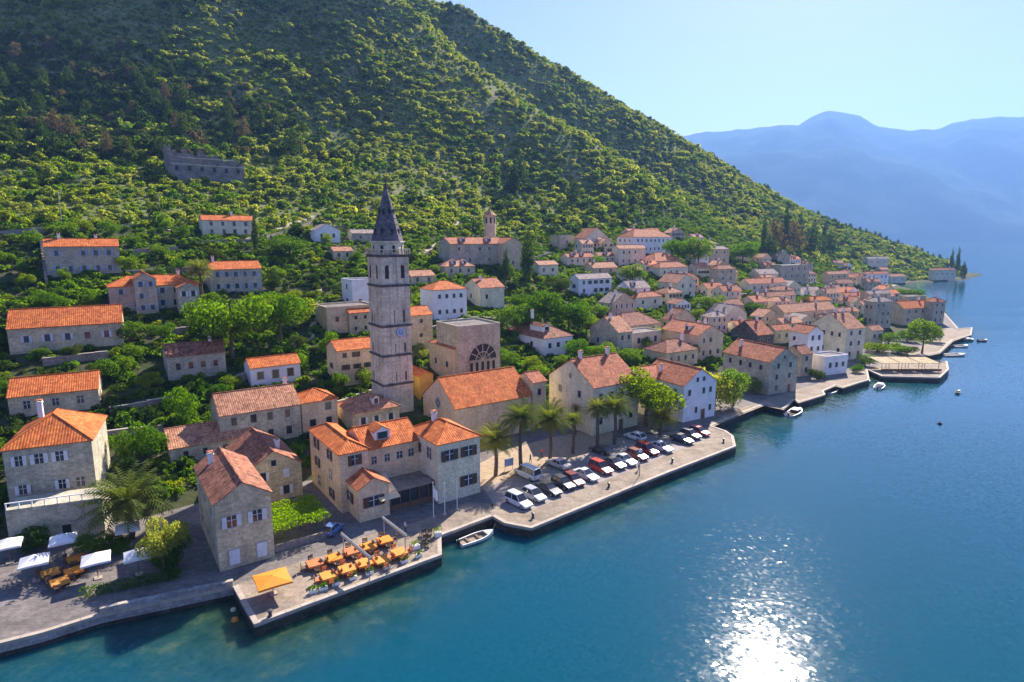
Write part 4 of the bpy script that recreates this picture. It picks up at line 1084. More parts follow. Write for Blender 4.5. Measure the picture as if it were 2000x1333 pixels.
sheet('quay_paving', [(1388, 836), (1420, 822), (1492, 793), (1530, 801), (1551, 783), (1560, 788), (1608, 773), (1604, 766), (1632, 755), (1646, 759), (1694, 743), (1690, 724), (1650, 735), (1590, 752), (1520, 772), (1440, 800), (1386, 826)], 'quay_pale', QZ + .004, 'tan stone paving of the right waterfront')
sheet('quay_paving', [(1700, 722), (1722, 732), (1834, 735), (1850, 721), (1846, 709), (1765, 705), (1836, 691), (1862, 667), (1893, 656), (1895, 643), (1872, 645), (1850, 640), (1830, 664), (1770, 690)], 'quay_pale', QZ + .004, 'tan stone paving of the right jetties')
sheet('car_park', [(962, 980), (990, 1000), (1030, 1000), (1392, 853), (1375, 836), (1205, 856), (1000, 937), (940, 950)], 'lot', QZ + .008, 'grey surfaced car park on the quay')
sheet('palm_square', [(936, 952), (938, 905), (985, 880), (1075, 855), (1180, 835), (1205, 852), (1165, 880), (1010, 935)], 'square', QZ + .012, 'sandy coloured stone square under the palms')
b = MB()
for i in range(5):
    p0, p1 = on_z(60, 1262 - i * 4, 0), on_z(122, 1247 - i * 4, 0)
    b.prism([(p0.x, p0.y), (p1.x, p1.y), (p1.x + .5, p1.y + 2), (p0.x - .5, p0.y + 2)], -2, .15 + i * .28)
o = b.build('water_steps', M['seawall']); tag(o, 'stone steps going down to the water at the left', kind='structure')
# low parapet of the left sea wall
b = MB()
P0, P1 = on_z(195, 1201, QZ), on_z(456, 1146, QZ)
d = (P1 - P0).normalized(); nn = Vector((-d.y, d.x, 0)); L = (P1 - P0).length
k = int(L / .8)
sw = empty('sea_wall', P0, 0, 'rough grey stone sea wall parapet left of the cafe pier', 'wall')
for j in range(k):
    a0, a1 = j * L / k, (j + 1) * L / k - .02
    b = MB(); q0, q1 = d * a0, d * a1
    b.prism([((q0 + nn * .08).x, (q0 + nn * .08).y), ((q1 + nn * .08).x, (q1 + nn * .08).y), ((q1 + nn * .62).x, (q1 + nn * .62).y), ((q0 + nn * .62).x, (q0 + nn * .62).y)], 0, .62 + rng.uniform(0, .07))
    b.build('stone', M['kerb'] if rng.random() < .3 else M['seawall'], sw)

# ---------------------------------------------------------------- ground, water, far mountains
PM = poly_mask(PROM, XX, YY)
pd = line_dist(PROM, XX, YY, True)
ZZ = np.where(PM | (pd < 5.5) & (ZZ < 2.5), np.minimum(ZZ, QZ - .5), ZZ)
verts = np.stack([XX.ravel(), YY.ravel(), ZZ.ravel()], 1)
idx = np.arange(NX * NY).reshape(NY, NX)
faces = np.stack([idx[:-1, :-1].ravel(), idx[:-1, 1:].ravel(), idx[1:, 1:].ravel(), idx[1:, :-1].ravel()], 1)
keep = (ZZ.ravel()[faces].max(1) > -20)
me = bpy.data.meshes.new('terrain'); me.from_pydata(verts.tolist(), [], faces[keep].tolist())
me.polygons.foreach_set('use_smooth', [True] * len(me.polygons))
m, nt, p = new_mat('hillside')
n1 = noise(nt, .03, 6, .6); n2 = noise(nt, .25, 5, .7)
c = ramp(nt, n2, [(.3, (.075, .115, .025)), (.5, (.12, .155, .04)), (.64, (.17, .175, .065)), (.82, (.30, .26, .17))])
c2 = ramp(nt, n2, [(.35, (.10, .13, .04)), (.55, (.20, .195, .09)), (.75, (.36, .31, .22))])
cc = mix(nt, ramp(nt, n1, [(.45, 0.0), (.65, 1.0)]), c, c2)
at = nt.nodes.new('ShaderNodeAttribute'); at.attribute_name = 'garden'
soil = ramp(nt, n2, [(.3, (.035, .05, .016)), (.55, (.06, .07, .028)), (.75, (.15, .12, .08))])
cc = mix(nt, at.outputs['Fac'], cc, soil)
nt.links.new(cc, p.inputs['Base Color']); p.inputs['Roughness'].default_value = .95; p.inputs['Specular IOR Level'].default_value = .1
bump(nt, p, n2, .8, .6)
me.materials.append(m)
a_ = me.attributes.new('garden', 'FLOAT', 'POINT'); a_.data.foreach_set('value', np.clip((185 - SD) / 20, 0, 1).ravel())
terrain = link(bpy.data.objects.new('hillside_terrain', me)); tag(terrain, 'steep green mountainside and ground under the town', kind='structure')

# sea
m, nt, p = new_mat('sea_water')
at = nt.nodes.new('ShaderNodeAttribute'); at.attribute_name = 'shallow'
deep = mix(nt, noise(nt, .012, 3, .5), (0.000, 0.060, 0.086), (0.000, 0.062, 0.115))
bed = ramp(nt, noise(nt, .35, 5, .65), [(.35, (.012, .03, .016)), (.55, (.03, .06, .026)), (.72, (.10, .12, .045))])
cw = mix(nt, at.outputs['Fac'], deep, bed)
nt.links.new(cw, p.inputs['Base Color'])
p.inputs['Roughness'].default_value = .078
p.inputs['IOR'].default_value = 1.333
p.subsurface_method = 'BURLEY'
p.inputs['Subsurface Weight'].default_value = 1.0
p.inputs['Subsurface Radius'].default_value = (1.0, 2.5, 3.5)
p.inputs['Subsurface Scale'].default_value = 1.0
p.inputs['Specular IOR Level'].default_value = .42
w1 = noise(nt, 1.5, 3, .6, stretch=(1.0, 1.6, 1)); w2 = noise(nt, .32, 2, .5, stretch=(1.0, 1.7, 1)); w3 = noise(nt, .035, 3, .5, stretch=(.4, 1.0, 1))
def fmath(op, a, b_):
    q = nt.nodes.new('ShaderNodeMath'); q.operation = op
    for s_, v in ((0, a), (1, b_)):
        if hasattr(v, 'node'): nt.links.new(v, q.inputs[s_])
        else: q.inputs[s_].default_value = v
    return q.outputs[0]
hh = fmath('ADD', fmath('MULTIPLY', w1, 0.012), fmath('MULTIPLY', w2, 0.04))
calm = ramp(nt, w3, [(.35, .3), (.62, 1.0)])
hh = fmath('MULTIPLY', hh, calm)
WB = bump(nt, p, hh, 1.0, 1.0)
# small wave facets, each with a tilt of its own, that flash in the sun
g = nt.nodes.new('ShaderNodeNewGeometry')
vo = nt.nodes.new('ShaderNodeTexVoronoi'); vo.voronoi_dimensions = '2D'; vo.inputs['Scale'].default_value = 2.6
nt.links.new(g.outputs['Position'], vo.inputs['Vector'])
def vmath(op, a, b_=None):
    q = nt.nodes.new('ShaderNodeVectorMath'); q.operation = op
    for s_, v in ((0, a), (1, b_)):
        if v is None: continue
        if hasattr(v, 'node'): nt.links.new(v, q.inputs[s_])
        else: q.inputs[s_].default_value = v
    return q.outputs[0]
c0 = vmath('SUBTRACT', vo.outputs['Color'], (.5, .5, .5))
c3 = vmath('MULTIPLY', vmath('MULTIPLY', c0, c0), c0)
tilt = vmath('ADD', vmath('MULTIPLY', c3, (.36, .36, 0)), vmath('MULTIPLY', c0, (.024, .024, 0)))
sc_n = nt.nodes.new('ShaderNodeVectorMath'); sc_n.operation = 'SCALE'; nt.links.new(tilt, sc_n.inputs[0]); nt.links.new(calm, sc_n.inputs['Scale'])
nn_ = vmath('NORMALIZE', vmath('ADD', WB.outputs[0], sc_n.outputs[0]))
nt.links.new(nn_, p.inputs['Normal'])
wx = np.arange(-80, 721, 8.0); wy = np.arange(-10, 761, 8.0)
WX, WY = np.meshgrid(wx, wy)
wsd = -np.where(poly_mask(PROM, WX, WY), -line_dist(PROM, WX, WY, True), line_dist(PROM, WX, WY, True))
wv = np.stack([WX.ravel(), WY.ravel(), np.zeros(WX.size)], 1).tolist()
wi = np.arange(WX.size).reshape(WX.shape)
wf_ = np.stack([wi[:-1, :-1].ravel(), wi[:-1, 1:].ravel(), wi[1:, 1:].ravel(), wi[1:, :-1].ravel()], 1).tolist()
sh = np.clip(1.0 + wsd.ravel() / 11.0, 0, 1) * (.35 + .65 * np.clip(vnoise(WX, WY, 26, 9).ravel() * 2 + .6, 0, 1))
X0, X1, Y0, Y1, BIG = -80.0, wx[-1], -10.0, wy[-1], 14000.0
k = len(wv)
wv += [(-BIG, -BIG, 0), (BIG, -BIG, 0), (BIG, BIG, 0), (-BIG, BIG, 0)]
c00, c10, c11, c01 = int(wi[0, 0]), int(wi[0, -1]), int(wi[-1, -1]), int(wi[-1, 0])
wf_ += [[k] + [k + 1] + [int(q) for q in wi[0, ::-1]], [k + 1, k + 2] + [int(q) for q in wi[::-1, -1]], [k + 2, k + 3] + [int(q) for q in wi[-1, :]], [k + 3, k] + [int(q) for q in wi[:, 0]]]
me = bpy.data.meshes.new('sea'); me.from_pydata(wv, [], wf_)
a_ = me.attributes.new('shallow', 'FLOAT', 'POINT'); a_.data.foreach_set('value', list(sh) + [0, 0, 0, 0])
me.materials.append(m)
sea = link(bpy.data.objects.new('sea', me)); tag(sea, 'calm blue-green bay water', kind='structure')

# far range across the bay
SKY_PX = [(-900, 180), (0, 230), (900, 265), (1200, 268), (1340, 262), (1400, 257), (1440, 255), (1490, 245), (1530, 243), (1560, 240), (1578, 231), (1600, 222), (1618, 217), (1640, 221), (1670, 231), (1700, 242), (1740, 250), (1790, 253),
          (1840, 250), (1862, 243), (1900, 240), (1925, 234), (2000, 225), (2150, 240), (2400, 190), (2900, 160)]
cols = np.arange(-900, 2901, 12)
sky_y = np.interp(cols, [q[0] for q in SKY_PX], [q[1] for q in SKY_PX]) + vnoise(cols * 1.0, cols * 0.0, 30, 51) * 5 + vnoise(cols * 1.0, cols * 0.0, 13, 52) * 2.5
rs = np.linspace(0, 1, 46)
V = []
for i, x in enumerate(cols):
    Pn = at_fwd(x, 470, 4300.0 + 300 * math.sin(x * .004)); Pr = at_fwd(x, sky_y[i], 7600.0)
    for j, t in enumerate(rs):
        if t < .8:
            q = t / .8
            X = Pn.x + (Pr.x - Pn.x) * q; Y = Pn.y + (Pr.y - Pn.y) * q
            z = Pr.z * (q ** .85)
        else:
            q = (t - .8) / .2
            X, Y, z = Pr.x * (1 + .12 * q), Pr.y * (1 + .12 * q), Pr.z * (1 - .9 * q)
        V.append((X, Y, z))
V = np.array(V); n_ = len(rs)
tt = np.tile(rs, len(cols))
fold = (vnoise(V[:, 0], V[:, 1], 700, 21) * 260 + vnoise(V[:, 0], V[:, 1], 260, 22) * 120 + vnoise(V[:, 0], V[:, 1], 90, 23) * 45)
env = np.clip(tt / .15, 0, 1) * np.where(tt < .8, np.clip((.8 - tt) / .25, .06, 1), .3)
V[:, 2] = np.where(tt == 0, -30, V[:, 2] + fold * env)
fi = np.arange(len(V)).reshape(len(cols), n_)
ff = np.stack([fi[:-1, :-1].ravel(), fi[1:, :-1].ravel(), fi[1:, 1:].ravel(), fi[:-1, 1:].ravel()], 1)
me = bpy.data.meshes.new('far_mountains'); me.from_pydata(V.tolist(), [], ff.tolist())
me.polygons.foreach_set('use_smooth', [True] * len(me.polygons))
m, nt, p = new_mat('far_rock')
cf = ramp(nt, noise(nt, .004, 6, .65), [(.35, (.03, .045, .035)), (.55, (.045, .06, .05)), (.75, (.08, .09, .09))])
nt.links.new(cf, p.inputs['Base Color']); p.inputs['Roughness'].default_value = 1.0; p.inputs['Specular IOR Level'].default_value = 0
me.materials.append(m)
far = link(bpy.data.objects.new('far_mountains', me)); tag(far, 'hazy blue mountain range across the bay', kind='structure')
zmax = float(V[:, 2].max())
# haze in the air
b = MB(); b.box(-9800, 13500, -2500, 9400, -34, zmax + 40)
haze = b.build('haze', None)
haze.data.materials.clear()
m = bpy.data.materials.new('haze_air'); m.use_nodes = True
nt = m.node_tree; nt.nodes.remove(nt.nodes['Principled BSDF'])
vol = nt.nodes.new('ShaderNodeVolumePrincipled')
vol.inputs['Color'].default_value = (.27, .52, 1.0, 1)
vol.inputs['Density'].default_value = 0.00010
vol.inputs['Anisotropy'].default_value = 0.2
nt.links.new(vol.outputs[0], nt.nodes['Material Output'].inputs['Volume'])
haze.data.materials.append(m)
tag(haze, 'pale blue haze in the air over the bay', kind='stuff')
# ---------------------------------------------------------------- plants
NPR = np.random.RandomState(11)
def leaf_mesh(name, blobs, n, size, mat_, up=0.15, jit=0.75, shell=(.72, 1.06), aspect=1.0, droop=0.0):
    """n leaf-shaped faces spread through the outer shell of the blobs (cx,cy,cz,rx,ry,rz)"""
    bl = np.array(blobs, float)
    area = bl[:, 3] * bl[:, 4] + bl[:, 4] * bl[:, 5] + bl[:, 3] * bl[:, 5]
    pick = NPR.choice(len(bl), n, p=area / area.sum())
    d = NPR.normal(size=(n, 3)); d[:, 2] += up
    d /= np.linalg.norm(d, axis=1)[:, None]
    r = NPR.uniform(shell[0], shell[1], n)[:, None]
    pos = bl[pick, :3] + d * bl[pick, 3:] * r
    nrm = d + NPR.normal(size=(n, 3)) * jit
    nrm /= np.linalg.norm(nrm, axis=1)[:, None]
    t = np.cross(nrm, NPR.normal(size=(n, 3))); t /= np.linalg.norm(t, axis=1)[:, None]
    w = np.cross(nrm, t)
    s = (size * NPR.uniform(.55, 1.25, n))[:, None]
    q = np.stack([pos - t * s, pos - w * s * .55 * aspect + nrm * s * .12, pos + t * s, pos + w * s * .55 * aspect + nrm * s * .12], 1).reshape(-1, 3)
    f = np.arange(n * 4).reshape(n, 4)
    me = bpy.data.meshes.new(name)
    me.vertices.add(n * 4); me.vertices.foreach_set('co', q.ravel())
    me.loops.add(n * 4); me.loops.foreach_set('vertex_index', f.ravel())
    me.polygons.add(n); me.polygons.foreach_set('loop_start', np.arange(0, n * 4, 4)); me.polygons.foreach_set('loop_total', np.full(n, 4))
    me.materials.append(mat_)
    me.update(calc_edges=True)
    return me
def rand_blobs(k, rx, rz, cz, br=(.35, .55), flat=.8, seed=0):
    r_ = np.random.RandomState(seed)
    out = []
    for i in range(k):
        a = i * 2.39996 + r_.uniform(-.5, .5); q = math.sqrt((i + .5) / k) * rx * .72; z = cz + r_.uniform(-1, 1) * rz * .6 * math.sqrt(max(.05, 1 - (q / rx) ** 2))
        s = r_.uniform(*br) * rx
        out.append((q * math.cos(a), q * math.sin(a), z, s, s, s * flat))
    return out
# --- scattered mass of shrubs: one object of kind stuff for each kind of leaf
def scatter_group(coll):
    ng = bpy.data.node_groups.new('scatter', 'GeometryNodeTree')
    ng.interface.new_socket('Geometry', in_out='INPUT', socket_type='NodeSocketGeometry')
    ng.interface.new_socket('Geometry', in_out='OUTPUT', socket_type='NodeSocketGeometry')
    gi, go = ng.nodes.new('NodeGroupInput'), ng.nodes.new('NodeGroupOutput')
    ci = ng.nodes.new('GeometryNodeCollectionInfo'); ci.inputs['Collection'].default_value = coll
    ci.inputs['Separate Children'].default_value = True; ci.inputs['Reset Children'].default_value = True
    ip = ng.nodes.new('GeometryNodeInstanceOnPoints'); ip.inputs['Pick Instance'].default_value = True
    def attr(nm, ty):
        a = ng.nodes.new('GeometryNodeInputNamedAttribute'); a.data_type = ty; a.inputs['Name'].default_value = nm
        return a.outputs[0]
    ng.links.new(gi.outputs[0], ip.inputs['Points']); ng.links.new(ci.outputs[0], ip.inputs['Instance'])
    ng.links.new(attr('pick', 'INT'), ip.inputs['Instance Index'])
    ng.links.new(attr('rot', 'FLOAT_VECTOR'), ip.inputs['Rotation'])
    ng.links.new(attr('size', 'FLOAT_VECTOR'), ip.inputs['Scale'])
    ng.links.new(ip.outputs[0], go.inputs[0])
    return ng
SHAPES = [rand_blobs(5, 1.0, .55, .55, (.42, .62), .85, s) for s in (1, 2, 3)]
def stuff_scatter(name, label, pts, sizes, mat_, tall=1.0, leaves=230, leafsize=.22):
    coll = bpy.data.collections.new(name + '_shapes')
    for k, bl in enumerate(SHAPES):
        bl2 = [(a, b_, c * tall, d, e, f * tall) for a, b_, c, d, e, f in bl]
        o = bpy.data.objects.new(name + '_shape', leaf_mesh(name, bl2, leaves, leafsize, mat_, up=.75))
        coll.objects.link(o)
    me = bpy.data.meshes.new(name); me.vertices.add(len(pts)); me.vertices.foreach_set('co', np.asarray(pts, float).ravel())
    a = me.attributes.new('pick', 'INT', 'POINT'); a.data.foreach_set('value', NPR.randint(0, 3, len(pts)))
    rot = np.zeros((len(pts), 3)); rot[:, 2] = NPR.uniform(0, 6.28, len(pts)); rot[:, :2] = NPR.normal(size=(len(pts), 2)) * .12
    a = me.attributes.new('rot', 'FLOAT_VECTOR', 'POINT'); a.data.foreach_set('vector', rot.ravel())
    s = np.asarray(sizes)[:, None] * NPR.uniform(.8, 1.25, (len(pts), 3))
    a = me.attributes.new('size', 'FLOAT_VECTOR', 'POINT'); a.data.foreach_set('vector', s.ravel())
    o = link(bpy.data.objects.new(name, me))
    md = o.modifiers.new('scatter', 'NODES'); md.node_group = scatter_group(coll)
    tag(o, label, kind='stuff')
    return o
def free_mask(X, Y, grow=0.0):
    ok = np.ones(X.shape, bool)
    for f in FOOT: ok &= ~poly_mask(f, X, Y)
    return ok
def jgrid(x0, x1, y0, y1, s):
    X, Y = np.meshgrid(np.arange(x0, x1, s), np.arange(y0, y1, s))
    X = X + NPR.uniform(-.48, .48, X.shape) * s; Y = Y + NPR.uniform(-.48, .48, Y.shape) * s
    return X.ravel(), Y.ravel()
def Tv(X, Y):
    u = np.clip((X - GX0) / GS, 0, NX - 1.001); v = np.clip((Y - GY0) / GS, 0, NY - 1.001)
    i, j = u.astype(int), v.astype(int); fu, fv = u - i, v - j
    return (ZZ[j, i] * (1 - fu) + ZZ[j, i + 1] * fu) * (1 - fv) + (ZZ[j + 1, i] * (1 - fu) + ZZ[j + 1, i + 1] * fu) * fv
def projv(X, Y, Z):
    q2 = Z - CAM_H; dep = Y * _c - q2 * _s; up = Y * _s + q2 * _c
    return CX + F * X / dep, CY - F * up / dep
def hullpoly(px): return [tuple(hit(x, y).xy) for x, y in px]
RUINFOOT = [tuple((R0 + Vector((math.cos(R(38)) * a - math.sin(R(38)) * b_, math.sin(R(38)) * a + math.cos(R(38)) * b_, 0))).xy) for a, b_ in ((-.5, -.5), (rw + .5, -.5), (rw + .5, 10), (-.5, 10))]
FOOT.append(RUINFOOT)

X, Y = jgrid(-520, 600, 40, 800, 2.75)
D_ = shore_dist(X, Y); Z = Tv(X, Y)
px_, py_ = projv(X, Y, Z)
vis = (Y > 20) & (px_ > -350) & (px_ < 2300) & (py_ > -420)
PINES = hullpoly([(-250, 75), (120, 75), (330, 95), (470, 170), (620, 270), (560, 305), (300, 318), (-250, 325)])
CLEAR = hullpoly([(800, 60), (900, 70), (1160, 250), (1120, 300), (960, 260), (840, 180)])
hill_ = (D_ > 172) | ((Y > 480) & (D_ > 14))
ok = vis & hill_ & free_mask(X, Y)
inp = poly_mask(PINES, X, Y); inc = poly_mask(CLEAR, X, Y)
dens = vnoise(X, Y, 40, 31) + vnoise(X, Y, 14, 32) * .8
rnd = NPR.rand(len(X))
lim = np.where(inc, .55, .97) + dens * .6
ok &= rnd < lim
r2 = NPR.rand(len(X)) + vnoise(X, Y, 30, 33) * .55
low = np.clip((95 - Z) / 40, 0, 1)                     # the greener belt just above the town
kind = np.where(inp, np.where(r2 < .45, 0, np.where(r2 < .53, 4, np.where(r2 < .85, 2, 1))),
       np.where(low > .3, np.where(r2 < .10, 0, np.where(r2 < .34, 1, np.where(r2 < .60, 3, 2))),
                np.where(r2 < .12, 0, np.where(r2 < .80, 2, np.where(r2 < .98, 1, 3)))))
base = (1.0 + 2.4 * NPR.rand(len(X)) ** 3.5) * (1 + .5 * vnoise(X, Y, 25, 35)) * np.where(inp, 1.3, 1.0) * np.where(Y > 420, 1.12, 1.0)
for kd, (nm, lb, mt_, tall) in enumerate([
        ('dark_scrub', 'dark evergreen scrub covering the mountainside', 'leaf_dark', 1.35), ('green_scrub', 'mid green scrub covering the mountainside', 'leaf_mid', 1.0),
        ('olive_scrub', 'dusty olive green scrub covering the mountainside', 'leaf_olive', 1.0), ('yellow_scrub', 'sunlit yellow-green scrub above the town', 'leaf_yellow', .95),
        ('brown_scrub', 'brownish bare scrub in the pine wood', 'leaf_brown', 1.4)]):
    s_ = ok & (kind == kd)
    P_ = np.stack([X[s_], Y[s_], Z[s_] - .4], 1)
    stuff_scatter(nm, lb, P_, base[s_], M[mt_], tall)
# garden greenery between the houses
X, Y = jgrid(-330, 420, 60, 640, 2.25)
D_ = shore_dist(X, Y); Z = Tv(X, Y)
px_, py_ = projv(X, Y, Z)
ok = (Y > 30) & (px_ > -250) & (px_ < 2200) & (D_ > 26) & (D_ <= 176) & ~((Y > 480) & (D_ > 45)) & free_mask(X, Y) & ~poly_mask(PROM, X, Y)
dens = vnoise(X, Y, 22, 41) + vnoise(X, Y, 9, 42)
ok &= NPR.rand(len(X)) < .90 + dens * .5
r2 = NPR.rand(len(X)) + vnoise(X, Y, 16, 43) * .8
base = NPR.uniform(.7, 1.8, len(X)) * (1 + np.clip(dens, 0, 1) * .6)
for nm, lb, mt_, lo, hi in [('garden_shrubs', 'mixed green garden shrubs between the houses', 'leaf_mid', -.5, .46), ('bright_garden_shrubs', 'bright green garden plants on the terraces', 'leaf_bright', .46, .62),
                        ('yellow_garden_shrubs', 'yellow-green vines and plants on the terraces', 'leaf_yellow', .62, .72), ('dark_garden_shrubs', 'dark evergreen shrubs in the gardens', 'leaf_dark', .72, 2)]:
    s_ = ok & (r2 >= lo) & (r2 < hi)
    stuff_scatter(nm, lb, np.stack([X[s_], Y[s_], Z[s_] - .2], 1), base[s_], M[mt_], .9, 170, .23)

# --- single trees: trunk and crown are parts
def trunk_mesh(name, h=1.0, r=.035, limbs=5, seed=0, spread=.3, top=.75):
    r_ = random.Random(seed); b = MB()
    p = Vector((0, 0, -.06)); rr = r * 1.35
    for i in range(4):
        q = Vector((r_.uniform(-.03, .03), r_.uniform(-.03, .03), h * top * (i + 1) / 4)); r1 = r * (1 - .17 * (i + 1))
        b.tube(p, q, rr, r1, 7, caps=False); p, rr = q, r1
        if i >= 1:
            for j in range(limbs // 2):
                a = r_.uniform(0, 6.28); e = q + Vector((math.cos(a) * spread, math.sin(a) * spread, r_.uniform(.08, .2)))
                b.tube(q, e, r1 * .6, r1 * .2, 5, caps=False)
    return b.mesh(name, M['bark'])
TREE = {}
def tree_proto(kind, mt_):
    key = (kind, mt_)
    if key in TREE: return TREE[key]
    out = []
    for v in range(3):
        s = v + 50
        if kind == 'round':      # crown diameter 1, height 1
            bl = rand_blobs(11, .5, .36, .62, (.30, .46), .85, s)
            out.append((trunk_mesh('trunk', 1, .03, 5, s, .26), leaf_mesh('crown', bl, 5600, .024, M[mt_], up=.3)))
        elif kind == 'bush':
            bl = rand_blobs(8, .5, .42, .48, (.36, .52), .95, s)
            out.append((trunk_mesh('trunk', 1, .025, 4, s, .2, .5), leaf_mesh('crown', bl, 2800, .032, M[mt_], up=.3)))
        elif kind == 'cypress':
            bl = [(0.06 * math.sin(i * 2.1), .06 * math.cos(i * 1.7), .10 + .86 * i / 9, .5 * w, .5 * w, .11) for i, w in enumerate((.62, .85, .95, 1.0, .95, .88, .76, .6, .42, .22))]
            out.append((trunk_mesh('trunk', 1, .02, 0, s), leaf_mesh('crown', bl, 1500, .05, M[mt_], up=.3, shell=(.6, 1.05))))
        elif kind == 'pine':
            bl = []
            r_ = random.Random(s)
            for i in range(13):
                z = .25 + .7 * i / 13; w = .5 * (1 - (z - .25) * 1.05) + .1; a = i * 2.4
                bl.append((math.cos(a) * w * .5, math.sin(a) * w * .5, z, w * .62, w * .62, .075))
            out.append((trunk_mesh('trunk', 1, .022, 4, s, .2, .95), leaf_mesh('crown', bl, 1100, .05, M[mt_], up=.2)))
        elif kind == 'umbrella':
            bl = rand_blobs(12, .5, .2, .78, (.26, .38), .55, s)
            out.append((trunk_mesh('trunk', 1, .03, 6, s, .34, .72), leaf_mesh('crown', bl, 2400, .036, M[mt_], up=.3)))
    TREE[key] = out
    return out
def tree_at(base, w, h, kind, mt_, label, name='tree', group=None, cat='tree', rz=None):
    protos = tree_proto(kind, mt_)
    tr_, cr_ = protos[rng.randrange(3)]
    root = empty(name, (base.x, base.y, base.z - .1), rng.uniform(0, 6.28) if rz is None else rz, label, cat, group)
    root.scale = (w, w, h)
    inst('trunk', tr_, root); inst('crown', cr_, root)
    return root
def tree(x, yb, yt, wpx, kind, mt_, label, name='tree', group=None, base=None):
    B = hit(x, yb) if base is None else base
    h = solve(lambda t: -project(B + Vector((0, 0, t)))[1], -yt, .3, 60)
    dep = B.y * _c - (B.z + h / 2 - CAM_H) * _s
    return tree_at(B, wpx * dep / F, h, kind, mt_, label, name, group)
G1 = 'broadleaf garden trees'
